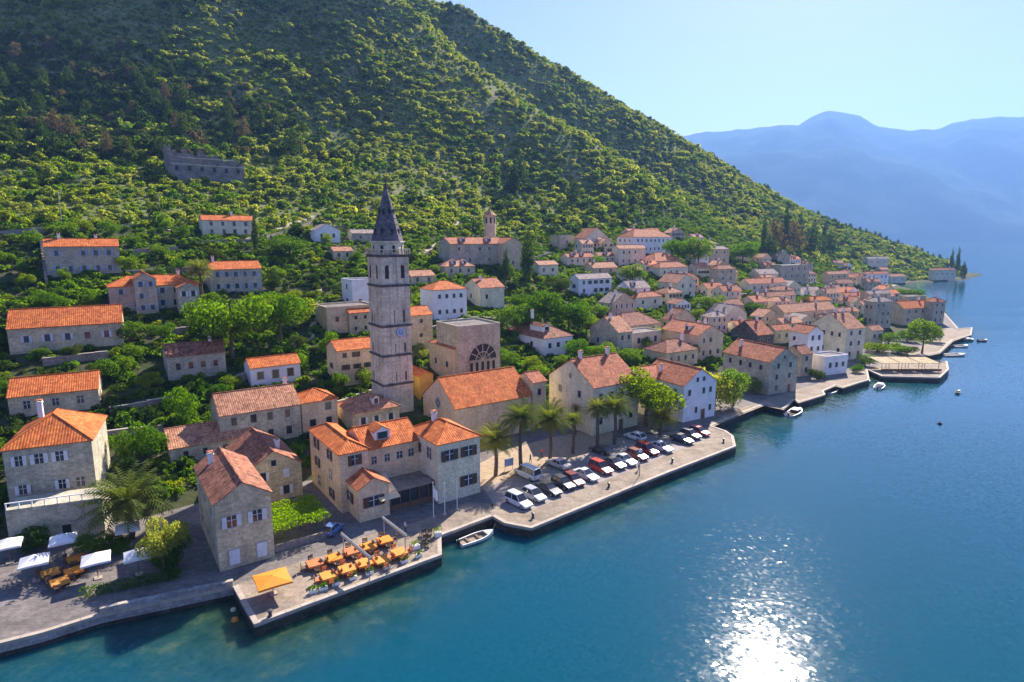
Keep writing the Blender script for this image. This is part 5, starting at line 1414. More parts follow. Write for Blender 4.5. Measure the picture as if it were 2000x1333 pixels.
for a in [
 (455, 706, 552, 165, 'round', 'leaf_bright', 'big rounded bright green tree above the dark-roofed cottage'),
 (415, 700, 600, 90, 'round', 'leaf_mid', 'darker leafy tree at the left foot of the big rounded tree'),
 (548, 680, 566, 115, 'round', 'leaf_bright', 'second bright green tree right of the big rounded tree'),
 (565, 505, 455, 85, 'round', 'leaf_mid', 'broad green tree on the terraces right of the porch house'),
 (590, 640, 575, 60, 'bush', 'leaf_yellow', 'yellow-green tree by the pale stair wall'),
 (1262, 832, 722, 150, 'round', 'leaf_yellow', 'large round yellow-green plane tree beside the car park'),
 (1395, 800, 690, 92, 'bush', 'leaf_olive', 'olive green waterside tree right of the white gable house'),
 (1430, 796, 712, 70, 'bush', 'leaf_mid', 'darker waterside tree next to the big stone waterfront house'),
 (1013, 655, 594, 80, 'round', 'leaf_mid', 'leafy tree left in the grove below the cypresses'),
 (1062, 645, 566, 86, 'round', 'leaf_bright', 'bright tree in the middle of the grove below the cypresses'),
 (1112, 650, 575, 84, 'round', 'leaf_bright', 'bright spreading tree at the right of the central grove'),
 (1145, 660, 600, 60, 'round', 'leaf_mid', 'dark leafy tree at the lower right of the central grove'),
 (1090, 585, 540, 60, 'round', 'leaf_dark', 'dark round tree between the grove and the green-shuttered house'),
 (1050, 738, 700, 52, 'bush', 'leaf_bright', 'light green bush behind the orange nave roof end'),
 (1128, 712, 662, 56, 'round', 'leaf_bright', 'pale leafy tree left above the mottled red roof'),
 (1172, 712, 662, 60, 'round', 'leaf_bright', 'pale leafy tree in the centre above the mottled red roof'),
 (1212, 716, 672, 46, 'round', 'leaf_mid', 'leafy tree right above the mottled red roof'),
 (362, 842, 750, 66, 'bush', 'leaf_bright', 'tall ivy-green bush left of the pink-tiled house'),
 (296, 905, 812, 66, 'bush', 'leaf_bright', 'ivy-covered tall bush in the left walled garden'),
 (246, 912, 838, 50, 'bush', 'leaf_mid', 'green bush left in the walled garden behind the front palm'),
 (220, 745, 678, 62, 'bush', 'leaf_mid', 'bush hanging over the garden wall right of the orange roofs'),
 (188, 1084, 1036, 70, 'bush', 'leaf_mid', 'clipped dark green round bush between the white parasols'),
 (345, 1105, 1040, 60, 'bush', 'leaf_mid', 'low leafy shrub between the olive tree and the warehouse'),
 (228, 1078, 1036, 60, 'bush', 'leaf_bright', 'leafy shrub behind the palm trunk of the leafy cafe'),
 (60, 1075, 1030, 70, 'bush', 'leaf_mid', 'shrub under the terrace wall at the left edge'),
 (205, 985, 935, 50, 'bush', 'leaf_mid', 'ivy clump at the right end of the balustraded terrace'),
 (322, 1118, 1000, 92, 'round', 'leaf_olive', 'slender olive tree beside the rough stone warehouse'),
 (1645, 606, 582, 44, 'bush', 'leaf_bright', 'vivid round bush in front of the red far right roof'),
 (1475, 612, 580, 60, 'bush', 'leaf_bright', 'vivid bush below the white-edged long house'),
 (1715, 688, 660, 62, 'bush', 'leaf_yellow', 'bright hedge-like bush above the right quay, left one'),
 (1752, 690, 664, 44, 'bush', 'leaf_bright', 'bright hedge-like bush above the right quay, right one'),
 (1800, 690, 622, 62, 'round', 'leaf_mid', 'leafy tree at the foot of the sunlit orange roof'),
 (1772, 668, 640, 46, 'bush', 'leaf_mid', 'dark bush between the tall grey house and the right jetty'),
 (1735, 672, 648, 40, 'bush', 'leaf_bright', 'low bush right of the small gabled house'),
 (1690, 715, 690, 40, 'bush', 'leaf_mid', 'bush at the landward end of the restaurant pier'),
 (1822, 668, 636, 40, 'bush', 'leaf_bright', 'bush below the tower house at the tip of town'),
 (1770, 694, 672, 40, 'bush', 'leaf_mid', 'low bush behind the restaurant pier, middle one'),
 (1595, 742, 712, 34, 'bush', 'leaf_dark', 'dark bush left of the harbour building'),
 (1672, 728, 706, 30, 'bush', 'leaf_bright', 'small bush right of the harbour building'),
 (1470, 770, 735, 40, 'bush', 'leaf_olive', 'low shrub at the left foot of the big stone waterfront house'),
 (1345, 700, 660, 40, 'bush', 'leaf_mid', 'green bush at the right corner of the collapsed roof'),
 (1325, 520, 455, 70, 'round', 'leaf_bright', 'bright tree right beside the blue-white palace'),
 (1362, 530, 462, 60, 'round', 'leaf_mid', 'green tree further right of the palace'),
 (1450, 520, 470, 70, 'round', 'leaf_bright', 'bright tree above the long white-edged house'),
 (1235, 560, 515, 52, 'round', 'leaf_mid', 'green tree below the cream house with pink roof edge'),
 (1215, 600, 560, 60, 'round', 'leaf_dark', 'dark tree right of the green-shuttered house'),
 (1385, 610, 570, 60, 'round', 'leaf_mid', 'green tree under the upright stone house'),
 (1775, 585, 560, 60, 'round', 'leaf_bright', 'bright tree on the bank behind the sunlit orange roof'),
 (100, 610, 560, 60, 'bush', 'leaf_bright', 'bright bush at the left edge below the split roof house'),
 (640, 700, 640, 40, 'bush', 'leaf_bright', 'bush left of the upright pink house'),
 (715, 760, 715, 40, 'bush', 'leaf_mid', 'shaggy shrub at the left foot of the tower'),
 (822, 705, 668, 34, 'bush', 'leaf_olive', 'shrub at the right side of the tower'),
 (432, 775, 735, 50, 'bush', 'leaf_bright', 'white-flecked light bush above the pink-tiled roof'),
 ]:
    tree(*a, name='leafy_tree', group=G1)
for x, yb, yt, w, lb in [(1030, 550, 452, 30, 'tallest dark cypress beside the monastery gable'), (988, 548, 490, 18, 'shorter cypress left of the monastery gable'), (1856, 536, 488, 9, 'thin cypress, left of the pair on the far cape'),
                         (1868, 538, 484, 9, 'thin cypress, right of the pair on the far cape'), (1880, 545, 512, 14, 'stubby dark cypress at the tip of the cape'), (1531, 492, 398, 16, 'tall cypress in the dark stand on the right slope'),
                         (1490, 495, 420, 12, 'slim cypress left of the dark stand on the right slope'), (1560, 492, 412, 14, 'cypress in the middle of the dark stand'), (1588, 486, 432, 12, 'slim cypress right of the dark stand'), (1608, 482, 432, 10, 'rightmost slim cypress of the dark stand'),
                         (500, 492, 420, 14, 'cypress at the right corner of the porch house')]:
    tree(x, yb, yt, w, 'cypress', 'leaf_dark', lb, 'cypress_tree', 'cypresses')
for i, (x, yb, yt, w, kd) in enumerate([(1512, 498, 425, 42, 'leaf_brown'), (1548, 500, 430, 44, 'leaf_brown'), (1582, 500, 440, 40, 'leaf_dark'), (1500, 505, 455, 40, 'leaf_dark'), (1618, 500, 450, 36, 'leaf_dark'), (1015, 372, 300, 34, 'leaf_dark'), (1002, 380, 318, 30, 'leaf_dark'), (1120, 400, 350, 30, 'leaf_dark'), (570, 305, 248, 36, 'leaf_dark')]):
    tree(x, yb, yt, w, 'pine', kd, ['dusky pine left in the dark stand on the right slope', 'dusky pine in the middle of the dark stand', 'dark pine right in the dark stand', 'low dark pine at the left foot of the stand', 'dark pine right of the stand',
         'tall dark pine above the monastery', 'second dark pine left above the monastery', 'dark pine on the slope above the palace', 'lone dark pine right of the pine wood'][i], 'pine_tree', 'single pines on the slopes')
# pines of the wood at the upper left
pr = np.random.RandomState(5)
cnt = 0
while cnt < 70:
    x, y = pr.uniform(-60, 600), pr.uniform(95, 315)
    P_ = hit(x, y)
    if not poly_mask(PINES, np.array([P_.x]), np.array([P_.y]))[0]: continue
    hgt = pr.uniform(8, 15)
    tree_at(P_, hgt * pr.uniform(.42, .62), hgt, 'pine', 'leaf_brown' if pr.rand() < .22 else 'leaf_dark', 'dark pine standing in the wood on the upper left hillside', 'pine_tree', 'pines of the upper left wood')
    cnt += 1
# skyline trees on the far right spur
for i in range(26):
    x = 1600 + i * 10.6 + pr.uniform(-4, 4)
    best = None
    for D2 in range(520, 760, 6):
        d = ray(x, 400); q = Vector((d.x / d.y * D2, D2, 0)); q.z = T(q.x, q.y)
        yy = project(q)[1]
        if best is None or yy < best[0]: best = (yy, q)
    if best[1].z < 2: continue
    hgt = pr.uniform(4.5, 8.5)
    tree_at(best[1], hgt * pr.uniform(.5, .8), hgt, 'pine', 'leaf_dark', 'dark conifer on the skyline of the low right spur', 'pine_tree', 'conifers on the right skyline')
# anonymous garden trees
cnt = 0
occ = []
while cnt < 150:
    x, y = pr.uniform(-100, 1850), pr.uniform(440, 780)
    P_ = hit(x, y)
    dd = float(shore_dist(np.array([P_.x]), np.array([P_.y]))[0])
    if dd < 30 or dd > 178 or not free_mask(np.array([P_.x]), np.array([P_.y]))[0]: continue
    if any((P_.xy - q).length < 6 for q in occ): continue
    occ.append(P_.xy.copy())
    hgt = pr.uniform(3.2, 6.0)
    mt_ = ['leaf_mid', 'leaf_bright', 'leaf_mid', 'leaf_dark', 'leaf_yellow'][pr.randint(5)]
    tree_at(P_, hgt * pr.uniform(.8, 1.2), hgt, 'bush' if pr.rand() < .5 else 'round', mt_, {'leaf_mid': 'small mid green garden tree between the houses on the slope', 'leaf_bright': 'small bright green garden tree between the houses', 'leaf_dark': 'small dark evergreen garden tree between the houses', 'leaf_yellow': 'small yellow-green garden tree between the houses'}[mt_], 'garden_tree', 'small trees of the hillside gardens')
    cnt += 1

# --- palms
def palm_mesh(seed, n=84, dry=False):
    r_ = random.Random(seed); b = MB()
    for k in range(n):
        a = k * 2.399 + r_.uniform(-.2, .2)
        f = k / n
        el = 1.35 - 1.6 * f + r_.uniform(-.1, .1)
        L = 1.0 * r_.uniform(.85, 1.1)
        p = Vector((math.cos(a) * .04, math.sin(a) * .04, 0)); pts = [p.copy()]
        for s in range(7):
            p = p + Vector((math.cos(a) * math.cos(el), math.sin(a) * math.cos(el), math.sin(el))) * L / 7
            pts.append(p.copy()); el -= .10 + .02 * s
        side = Vector((-math.sin(a), math.cos(a), 0))
        for s in range(1, 8):
            for q in (0.0, .5):
                base = pts[s - 1].lerp(pts[s], q); fw = (pts[s] - pts[s - 1]).normalized()
                t = (s - 1 + q) / 7
                ll = .22 * math.sin(math.pi * (t * .85 + .12)) + .03
                for sg in (-1, 1):
                    tip = base + side * sg * ll * .85 + fw * ll * .55 + Vector((0, 0, -.30 * ll))
                    b.face([base - fw * .02, base + fw * .024, tip])
        for s in range(7):
            b.face([pts[s] - side * .012, pts[s] + side * .012, pts[s + 1] + side * .008, pts[s + 1] - side * .008])
    return b.mesh('fronds', M['leaf_dry'] if dry else M['leaf_palm'])
PALM = [palm_mesh(s) for s in (1, 2)]; PALM_DRY = palm_mesh(3, 40, True); SKIRT = palm_mesh(4, 16, True)
def palm(x, yb, yt, wpx, label, dry=False):
    B = hit(x, yb)
    h = solve(lambda t: -project(B + Vector((0, 0, t)))[1], -yt, .5, 40)
    dep = B.y * _c - (B.z + h - CAM_H) * _s
    rr = wpx * dep / F / 2 * 1.2
    root = empty('palm_tree', B, rng.uniform(0, 6), label, 'palm tree', 'palms of the town')
    th_ = h - rr * .75
    b = MB(); p = Vector((0, 0, -.3)); r0 = .34
    for k in range(9):
        q = Vector((.12 * math.sin(k * .5), .1 * math.sin(k * .4 + 1), th_ * (k + 1) / 9)); r1 = .34 - .012 * k
        b.tube(p, q, r0 * 1.12, r1, 9, caps=False); p, r0 = q, r1
    b.lathe([(.3, 0), (.52, .35), (.42, .8), (.0, .9)], 9, c=(p.x, p.y, p.z - .5))
    b.build('trunk', M['bark'], root)
    inst('fronds', PALM_DRY if dry else PALM[rng.randrange(2)], root, p, rng.uniform(0, 6), (rr, rr, rr))
    if not dry: inst('dead_frond_skirt', SKIRT, root, p - Vector((0, 0, .3)), 0, (rr * .6, rr * .6, rr * -.5))
    return root
for a in [(258, 1052, 922, 140, 'large date palm in front of the balustraded terrace'), (968, 930, 826, 80, 'date palm nearest the hotel on the square'), (1017, 918, 784, 76, 'tall date palm, second from the hotel'),
          (1074, 898, 786, 80, 'tall date palm, third from the hotel'), (1119, 886, 802, 42, 'slim palm, fourth from the hotel'), (1166, 873, 776, 52, 'palm fifth from the hotel by the square edge'),
          (1200, 868, 768, 64, 'dark palm left of the round plane tree'), (1290, 850, 790, 60, 'palm in the shade under the round plane tree'), (395, 588, 506, 50, 'lone palm in front of the left villa'), (190, 845, 808, 30, 'small palm behind the left hipped house')]:
    palm(*a)
palm(1123, 850, 788, 28, 'dead brown palm with dry crown at the back of the square', True)
# ---------------------------------------------------------------- vehicles
def paint(name, col, rough=.28):
    m, nt, p = new_mat(name)
    p.inputs['Base Color'].default_value = rgb(col); p.inputs['Roughness'].default_value = rough
    p.inputs['Coat Weight'].default_value = .6; p.inputs['Coat Roughness'].default_value = .08
    dirt = ramp(nt, noise(nt, 1.2, 4, .6), [(.3, tuple(x * .82 for x in col)), (.7, col)])
    nt.links.new(dirt, p.inputs['Base Color'])
    return m
PAINT = {'white': paint('paint_white', (.74, .75, .76)), 'silver': paint('paint_silver', (.42, .44, .47)), 'red': paint('paint_red', (.50, .03, .025)), 'dark': paint('paint_dark', (.035, .037, .045)),
         'blue': paint('paint_blue', (.10, .20, .42)), 'grey': paint('paint_grey', (.15, .155, .165)), 'maroon': paint('paint_maroon', (.22, .03, .03)), 'pale': paint('paint_pale', (.58, .55, .52))}
def loft(b, secs, mi=0, capa=True, capb=True):
    n = len(secs[0])
    for s in range(len(secs) - 1):
        for i in range(n):
            j = (i + 1) % n
            b.face([secs[s][i], secs[s][j], secs[s + 1][j], secs[s + 1][i]], mi=mi)
    if capa: b.face(secs[0][::-1], mi=mi)
    if capb: b.face(secs[-1], mi=mi)
def csec(x, hw_, z0, z1, r=.12):
    return [Vector((x, -hw_ + r, z0)), Vector((x, hw_ - r, z0)), Vector((x, hw_, z0 + r * .8)), Vector((x, hw_, z1 - r)), Vector((x, hw_ - r * .9, z1)), Vector((x, -hw_ + r * .9, z1)), Vector((x, -hw_, z1 - r)), Vector((x, -hw_, z0 + r * .8))]
CARM = {}
def car_meshes(style):
    if style in CARM: return CARM[style]
    L = {'hatch': 4.3, 'sedan': 4.7, 'van': 5.0, 'suv': 4.6}[style]; h = {'hatch': 1.5, 'sedan': 1.45, 'van': 2.0, 'suv': 1.7}[style]
    a = L / 2; belt = .92 if style != 'van' else 1.1
    b = MB()
    prof = [(-a, .70, .45, belt - .18), (-a + .12, .84, .30, belt - .04), (-a + .6, .90, .22, belt), (0, .92, .20, belt), (a - 1.35, .90, .22, belt - .02), (a - .55, .87, .24, belt - .16), (a - .12, .80, .30, belt - .28), (a, .64, .40, belt - .40)]
    loft(b, [csec(x, w, z0, z1, .10) for x, w, z0, z1 in prof])
    body = b
    back = {'hatch': (-a + .15, -a + .65), 'sedan': (-a + .75, -a + 1.5), 'van': (-a + .06, -a + .25), 'suv': (-a + .10, -a + .5)}[style]
    front = {'hatch': (a - 1.25, a - 2.0), 'sedan': (a - 1.45, a - 2.25), 'van': (a - .95, a - 1.6), 'suv': (a - 1.3, a - 2.0)}[style]
    g = MB()
    def gsec(x, w, z): return [Vector((x, -w, z)), Vector((x, w, z))]
    lo = [Vector((back[0], -.84, belt - .03)), Vector((back[0], .84, belt - .03)), Vector((front[0], .82, belt - .05)), Vector((front[0], -.82, belt - .05))]
    hi = [Vector((back[1], -.66, h - .07)), Vector((back[1], .66, h - .07)), Vector((front[1], .64, h - .07)), Vector((front[1], -.64, h - .07))]
    for i in range(4):
        j = (i + 1) % 4
        g.face([lo[j], lo[i], hi[i], hi[j]])
    r = MB()
    top = [v + Vector((0, 0, .09)) for v in hi]; bt = [v * 1.0 + Vector((0, 0, -.02)) for v in hi]
    for t in (top, bt):
        for v in t: v.y *= 1.05
    top = [Vector((v.x, v.y * .9, v.z)) for v in top]
    for i in range(4):
        j = (i + 1) % 4
        r.face([bt[j], bt[i], top[i], top[j]])
    r.face([top[0], top[3], top[2], top[1]])
    pl = MB()
    for i in range(4):
        pl.tube(lo[i] * 1.0, hi[i] * 1.0, .05, .04, 5)
    for sg in (-1, 1):
        xm = (back[0] + front[0]) / 2; xh = (back[1] + front[1]) / 2
        pl.tube((xm, sg * .845, belt - .03), (xh, sg * .665, h - .07), .04, .04, 5)
    w = MB(); w.tube((0, -.11, 0), (0, .11, 0), .33, n=14)
    rim = MB(); rim.tube((0, -.125, 0), (0, .125, 0), .20, n=10)
    hl = MB(); hl.box(-.05, .06, -.2, .2, -.08, .08)
    CARM[style] = dict(L=L, a=a, belt=belt, body=body, glass=g.mesh('windows', M['glass']), roof=r, pillars=pl, wheel=w.mesh('wheel', M['black']), rim=rim.mesh('rim', M['metal']), hl=hl.mesh('headlight', M['white']),
                       tl=hl.mesh('tail_light', PAINT['red']), c={})
    return CARM[style]
def car(P_, heading, style, colour, label, group='cars parked on the quay', name='parked_car'):
    k = car_meshes(style)
    if colour not in k['c']:
        k['c'][colour] = (k['body'].mesh('body', PAINT[colour], True), k['roof'].mesh('roof', PAINT[colour]), k['pillars'].mesh('window_pillars', PAINT[colour]))
        me = k['c'][colour][0]; me.polygons.foreach_set('use_smooth', [False] * len(me.polygons))
    bm_, rm_, pm_ = k['c'][colour]
    root = empty(name, P_, heading, label, 'car', group)
    root.scale = (1.08, 1.08, 1.08)
    inst('body', bm_, root); inst('windows', k['glass'], root); inst('roof', rm_, root); inst('window_pillars', pm_, root)
    a = k['a']
    for sx in (-a + .85, a - .85):
        for sy in (-.80, .80):
            w = inst('wheel', k['wheel'], root, (sx, sy, .33)); inst('rim', k['rim'], w)
    for sy in (-.55, .55):
        inst('headlight', k['hl'], root, (a - .09, sy, k['belt'] - .42)); inst('tail_light', k['tl'], root, (-a + .05, sy, k['belt'] - .32))
    return root
QT = QZ + .012
sea_head = math.atan2(-math.sin(R(53)), math.cos(R(53)))
CARS = [(1012, 981, 'suv', 'white', 'white estate car nearest the quay corner, first in the front row'), (1042, 969, 'hatch', 'silver', 'silver hatchback, second in the front row'), (1073, 957, 'sedan', 'dark', 'black saloon, third in the front row'),
        (1098, 947, 'hatch', 'dark', 'dark hatchback, fourth in the front row'), (1118, 939, 'hatch', 'maroon', 'maroon hatchback beside the white saloon in the front row'), (1144, 930, 'sedan', 'white', 'white saloon between the maroon and red cars'),
        (1172, 918, 'suv', 'red', 'red car left of the dark car in the front row'), (1200, 908, 'sedan', 'grey', 'grey saloon right of the red car'), (1221, 899, 'sedan', 'white', 'white saloon left of the maroon hatchback'),
        (1246, 890, 'hatch', 'maroon', 'maroon hatchback left of the middle red car'), (1265, 882, 'suv', 'red', 'red car in the middle of the far half of the row'), (1291, 874, 'sedan', 'white', 'white saloon right of the middle red car'),
        (1333, 860, 'sedan', 'dark', 'black saloon, third from the far end of the row'), (1350, 852, 'hatch', 'grey', 'grey hatchback, second from the far end'), (1364, 845, 'hatch', 'red', 'red hatchback at the far end of the row')]
for x, y, st, co, lb in CARS:
    car(on_z(x + rng.uniform(-2, 2), y + 4 + rng.uniform(-2, 2), QT), sea_head + rng.uniform(-.1, .1), st, co, lb)
for x, y, st, co, hd, lb in [(1030, 932, 'van', 'white', .3, 'white van parked under the tall palms behind the front row'), (1090, 912, 'sedan', 'pale', .3, 'pale saloon in the palm shade behind the front row'), 
                             (1172, 884, 'hatch', 'dark', .35, 'dark hatchback under the fifth palm'), (1240, 858, 'hatch', 'white', .4, 'white hatchback in the shade of the plane tree')]:
    car(on_z(x, y, QT), sea_head + math.pi + hd * .2, st, co, lb)
car(on_z(651, 1040, QZ), sea_head + 2.2, 'hatch', 'blue', 'small blue and white car parked beside the vine pergola', None, 'parked_car').scale = (.8, .85, .95)

# ---------------------------------------------------------------- boats
def boat(x, y, L, hdg, label, colour='white', cover=None, motor=True):
    P_ = on_z(x, y, 0)
    root = empty('moored_boat', P_, hdg, label, 'boat', 'small boats moored along the quays')
    w = L * .19; st = []
    secs_o, secs_i = [], []
    for t in np.linspace(0, 1, 10):
        hw_ = w * (.82 + .18 * math.sin(min(1, t * 2) * math.pi / 2)) * (1 - max(0, (t - .5) / .5) ** 2.2) + .02
        sh_ = .48 + .30 * t ** 2
        xx = -L / 2 + L * t
        secs_o.append([Vector((xx, -hw_, sh_)), Vector((xx, -hw_ * .8, .05)), Vector((xx, 0, -.2)), Vector((xx, hw_ * .8, .05)), Vector((xx, hw_, sh_))])
        secs_i.append([Vector((xx, -hw_ * .84, sh_)), Vector((xx, -hw_ * .7, .2)), Vector((xx, hw_ * .7, .2)), Vector((xx, hw_ * .84, sh_))])
    b = MB()
    for s in range(9):
        for i in range(4): b.face([secs_o[s][i], secs_o[s + 1][i], secs_o[s + 1][i + 1], secs_o[s][i + 1]])
        b.face([secs_o[s][0], secs_i[s][0], secs_i[s + 1][0], secs_o[s + 1][0]]); b.face([secs_i[s][3], secs_o[s][4], secs_o[s + 1][4], secs_i[s + 1][3]])
    b.face([secs_o[0][i] for i in range(5)])
    b.build('hull', M['white'] if colour == 'white' else PAINT[colour], root)
    b = MB()
    for s in range(9):
        for i in range(3): b.face([secs_i[s][i], secs_i[s][i + 1], secs_i[s + 1][i + 1], secs_i[s + 1][i]])
    b.build('inside', M['quay_pale'], root)
    for t in (-.25, .05):
        b = MB(); b.box(t * L - .15, t * L + .15, -w * .78, w * .78, .36, .42); b.build('thwart', M['wood'], root)
    b = MB(); b.face([secs_i[7][0] + Vector((0, 0, .02)), secs_i[7][3] + Vector((0, 0, .02)), secs_o[9][2] + Vector((0, 0, .98))]); b.box(L * .26, L * .30, -w * .5, w * .5, .55, .62)
    b.build('foredeck', M['white'], root)
    if motor:
        b = MB(); b.box(-L / 2 - .3, -L / 2, -.18, .18, .35, .95); b.box(-L / 2 - .22, -L / 2 - .1, -.07, .07, -.4, .35); b.build('outboard_motor', M['black'], root)
    if cover:
        b = MB(); b.box(-L * .1, L * .2, -w * .55, w * .55, .3, 1.05); b.build('cabin', M[cover], root)
        b = MB(); b.box(-L * .12, L * .24, -w * .62, w * .62, 1.05, 1.13); b.build('cabin_roof', M['canvas'], root)
    b = MB(); b.tube((L / 2, 0, .75), (L / 2 + .8, .6, 1.2), .02, n=4); b.build('mooring_line', M['quay_pale'], root)
    return root
along = R(90 - 57)
boat(931, 1055, 5.6, along + .05, 'white open motor boat moored in the corner between cafe pier and car park')
boat(1552, 808, 7.5, along + .2, 'white boat with small cabin at the pier right of the white gable house', cover='glass')
boat(1626, 766, 6.5, along + .15, 'white rowing boat beside the low right platform', motor=False)
boat(1718, 757, 6.5, along + .3, 'pinkish white boat moored left of the restaurant pier', cover='canvas')
boat(1862, 695, 9.0, .1, 'long white boat moored behind the restaurant pier')
boat(1876, 678, 7.0, .2, 'white boat moored by the right jetty, middle one')
boat(1888, 666, 7.5, .25, 'dark-hulled boat at the end of the right jetty', 'dark', 'canvas')
boat(1871, 769, 3.0, .8, 'tiny dark rowing boat adrift right of the restaurant pier', 'dark', motor=False)
boat(1919, 667, 5.0, .3, 'small dark boat far right on open water', 'dark')
boat(1690, 747, 6.0, along + .3, 'grey boat between the right platform and restaurant pier', 'silver', motor=False)
def buoy(x, y, r, m, label):
    P_ = on_z(x, y, 0); root = empty('mooring_buoy', P_, 0, label, 'buoy', 'mooring buoys')
    b = MB(); b.lathe([(0, -r), (r * .8, -r * .6), (r, 0), (r * .8, r * .6), (r * .25, r), (0, r)], 12); b.build('float', M[m], root, True)
    b = MB(); b.tube((0, 0, r), (0, 0, r * 1.7), r * .12, n=6); b.build('ring_post', M['metal_dark'], root)
buoy(459, 1212, .42, 'ochre', 'yellowish round buoy by the corner of the cafe pier')
buoy(456, 1192, .34, 'plaster_cream', 'pale buoy between sea wall and cafe pier')
buoy(1835, 829, .5, 'black', 'dark buoy far out on the right water')

# ---------------------------------------------------------------- cafe furniture
def cyl_mesh(name, m, r, h, n=8):
    b = MB(); b.tube((0, 0, 0), (0, 0, h), r, n=n); return b.mesh(name, M[m])
def cloth_mesh(name, m, s, top, drop):
    b = MB(); h = s / 2
    b.box(-h, h, -h, h, top - .03, top, bottom=False)
    for k in range(4):
        Q = Matrix.Rotation(k * math.pi / 2, 4, 'Z')
        b.face([Q @ Vector((-h, -h, top)), Q @ Vector((-h * 1.03, -h * 1.06, top - drop * .6)), Q @ Vector((0, -h * 1.04, top - drop)), Q @ Vector((h * 1.03, -h * 1.06, top - drop * .6)), Q @ Vector((h, -h, top))])
    return b.mesh(name, M[m])
LEG = cyl_mesh('leg', 'wood', .04, .72)
TOPM = MB().box(-.68, .68, -.68, .68, .70, .745).mesh('table_top', M['wood'])
CL = {c: cloth_mesh('tablecloth', c, 1.5, .775, .3) for c in ('orange', 'orange_deep', 'ochre')}
CH = {}
for c in ('wood', 'orange_deep', 'black'):
    s_ = MB().box(-.25, .25, -.25, .25, .42, .48).mesh('seat', M[c])
    bk = MB()
    for k in range(4): bk.box(-.25, .25, -.27, -.23, .55 + k * .1, .62 + k * .1)
    bk.box(-.25, -.21, -.27, -.23, .45, .95); bk.box(.21, .25, -.27, -.23, .45, .95)
    CH[c] = (s_, bk.mesh('backrest', M[c]), MB().box(-.025, .025, -.025, .025, 0, .42).mesh('leg', M[c]))
def chair(P_, rz, c, label, group):
    root = empty('cafe_chair', P_, rz, label, 'chair', group)
    root.scale = (1.35, 1.35, 1.15)
    inst('seat', CH[c][0], root); inst('backrest', CH[c][1], root)
    for sx in (-.21, .21):
        for sy in (-.21, .21): inst('leg', CH[c][2], root, (sx, sy, 0))
def table(P_, rz, cloth, label, group):
    root = empty('cafe_table', P_, rz, label, 'table', group)
    root.scale = (1.18, 1.18, 1.0)
    inst('table_top', TOPM, root); inst('tablecloth', CL[cloth], root)
    for sx in (-.6, .6):
        for sy in (-.6, .6): inst('leg', LEG, root, (sx, sy, 0))
TZ = QZ + .006
rz0 = R(90 - 57)
def dining(x, y, cloth, c, label, clabel, group):
    P_ = on_z(x, y, TZ)
    table(P_, rz0, cloth, label, group)
    for k in range(4):
        a = rz0 + k * math.pi / 2
        chair(P_ + Vector((math.cos(a), math.sin(a), 0)) * 1.3, a + math.pi / 2 + rng.uniform(-.3, .3), c, clabel, 'chairs of the ' + group)
ordn = ['first', 'second', 'third', 'fourth', 'fifth']
for i, (x, y) in enumerate([(615, 1110), (653, 1099), (687, 1086), (720, 1076), (752, 1064)]):
    dining(x, y, 'orange_deep' if i < 1 or i == 2 else 'orange', 'wood', f'deep orange cloth table, {ordn[i]} from the left in the back row of the pier', f'brown chair at the {ordn[i]} back row table of the pier', 'back row cafe tables')
for i, (x, y) in enumerate([(642, 1134), (678, 1121), (712, 1109), (746, 1103), (780, 1088)]):
    dining(x, y, 'ochre', 'orange_deep', f'ochre cloth table, {ordn[i]} from the left in the front row of the pier', f'orange chair at the {ordn[i]} front row table of the pier', 'front row cafe tables')
def parasol(x, y, s, m, label, zt=2.7, round_=False, group='parasols of the waterside cafes', zb=None):
    P_ = on_z(x, y, TZ if zb is None else zb)
    root = empty('parasol', P_, rz0, label, 'parasol', group)
    b = MB(); h = s / 2
    ap = Vector((0, 0, zt + (.75 if m != 'orange' else .4))); c = [Vector((-h, -h, zt)), Vector((h, -h, zt)), Vector((h, h, zt)), Vector((-h, h, zt))]
    for i in range(4):
        j = (i + 1) % 4; mid = (c[i] + c[j]) / 2 * .97 + Vector((0, 0, zt * .03 + .02))
        b.face([c[i], mid, ap]); b.face([mid, c[j], ap])
        b.face([c[i] - Vector((0, 0, .22)), mid - Vector((0, 0, .22)), mid, c[i]]); b.face([mid - Vector((0, 0, .22)), c[j] - Vector((0, 0, .22)), c[j], mid])
    b.build('canopy', M[m], root)
    b = MB(); b.tube((0, 0, 0), (0, 0, zt + .45), .045, n=8); b.build('pole', M['wood'], root)
    b = MB(); b.box(-.4, .4, -.4, .4, 0, .12); b.build('base', M['kerb'], root)
    for i in range(4):
        b = MB(); b.tube((0, 0, zt + .1), c[i] * .96 + Vector((0, 0, zt * .04)), .02, n=4); b.build('rib', M['wood'], root)
parasol(534, 1160, 3.7, 'orange', 'big square bright orange parasol at the left end of the cafe pier', 1.9)
for x, y, s, lb, zt in [(128, 1090, 2.9, 'white parasol, back left of the leafy cafe', 2.6), (253, 1066, 2.8, 'white parasol behind the palm trunk at the leafy cafe', 2.6), (192, 1130, 3.0, 'white parasol in front of the clipped bush', 2.6), (272, 1122, 2.8, 'white parasol right of the palm trunk', 2.6), (72, 1134, 2.9, 'white parasol at the left edge of the leafy cafe', 2.6), (20, 1100, 2.9, 'white parasol furthest left at the leafy cafe', 2.6)]:
    parasol(x, y, s, 'canvas', lb, zt, zb=QZ)
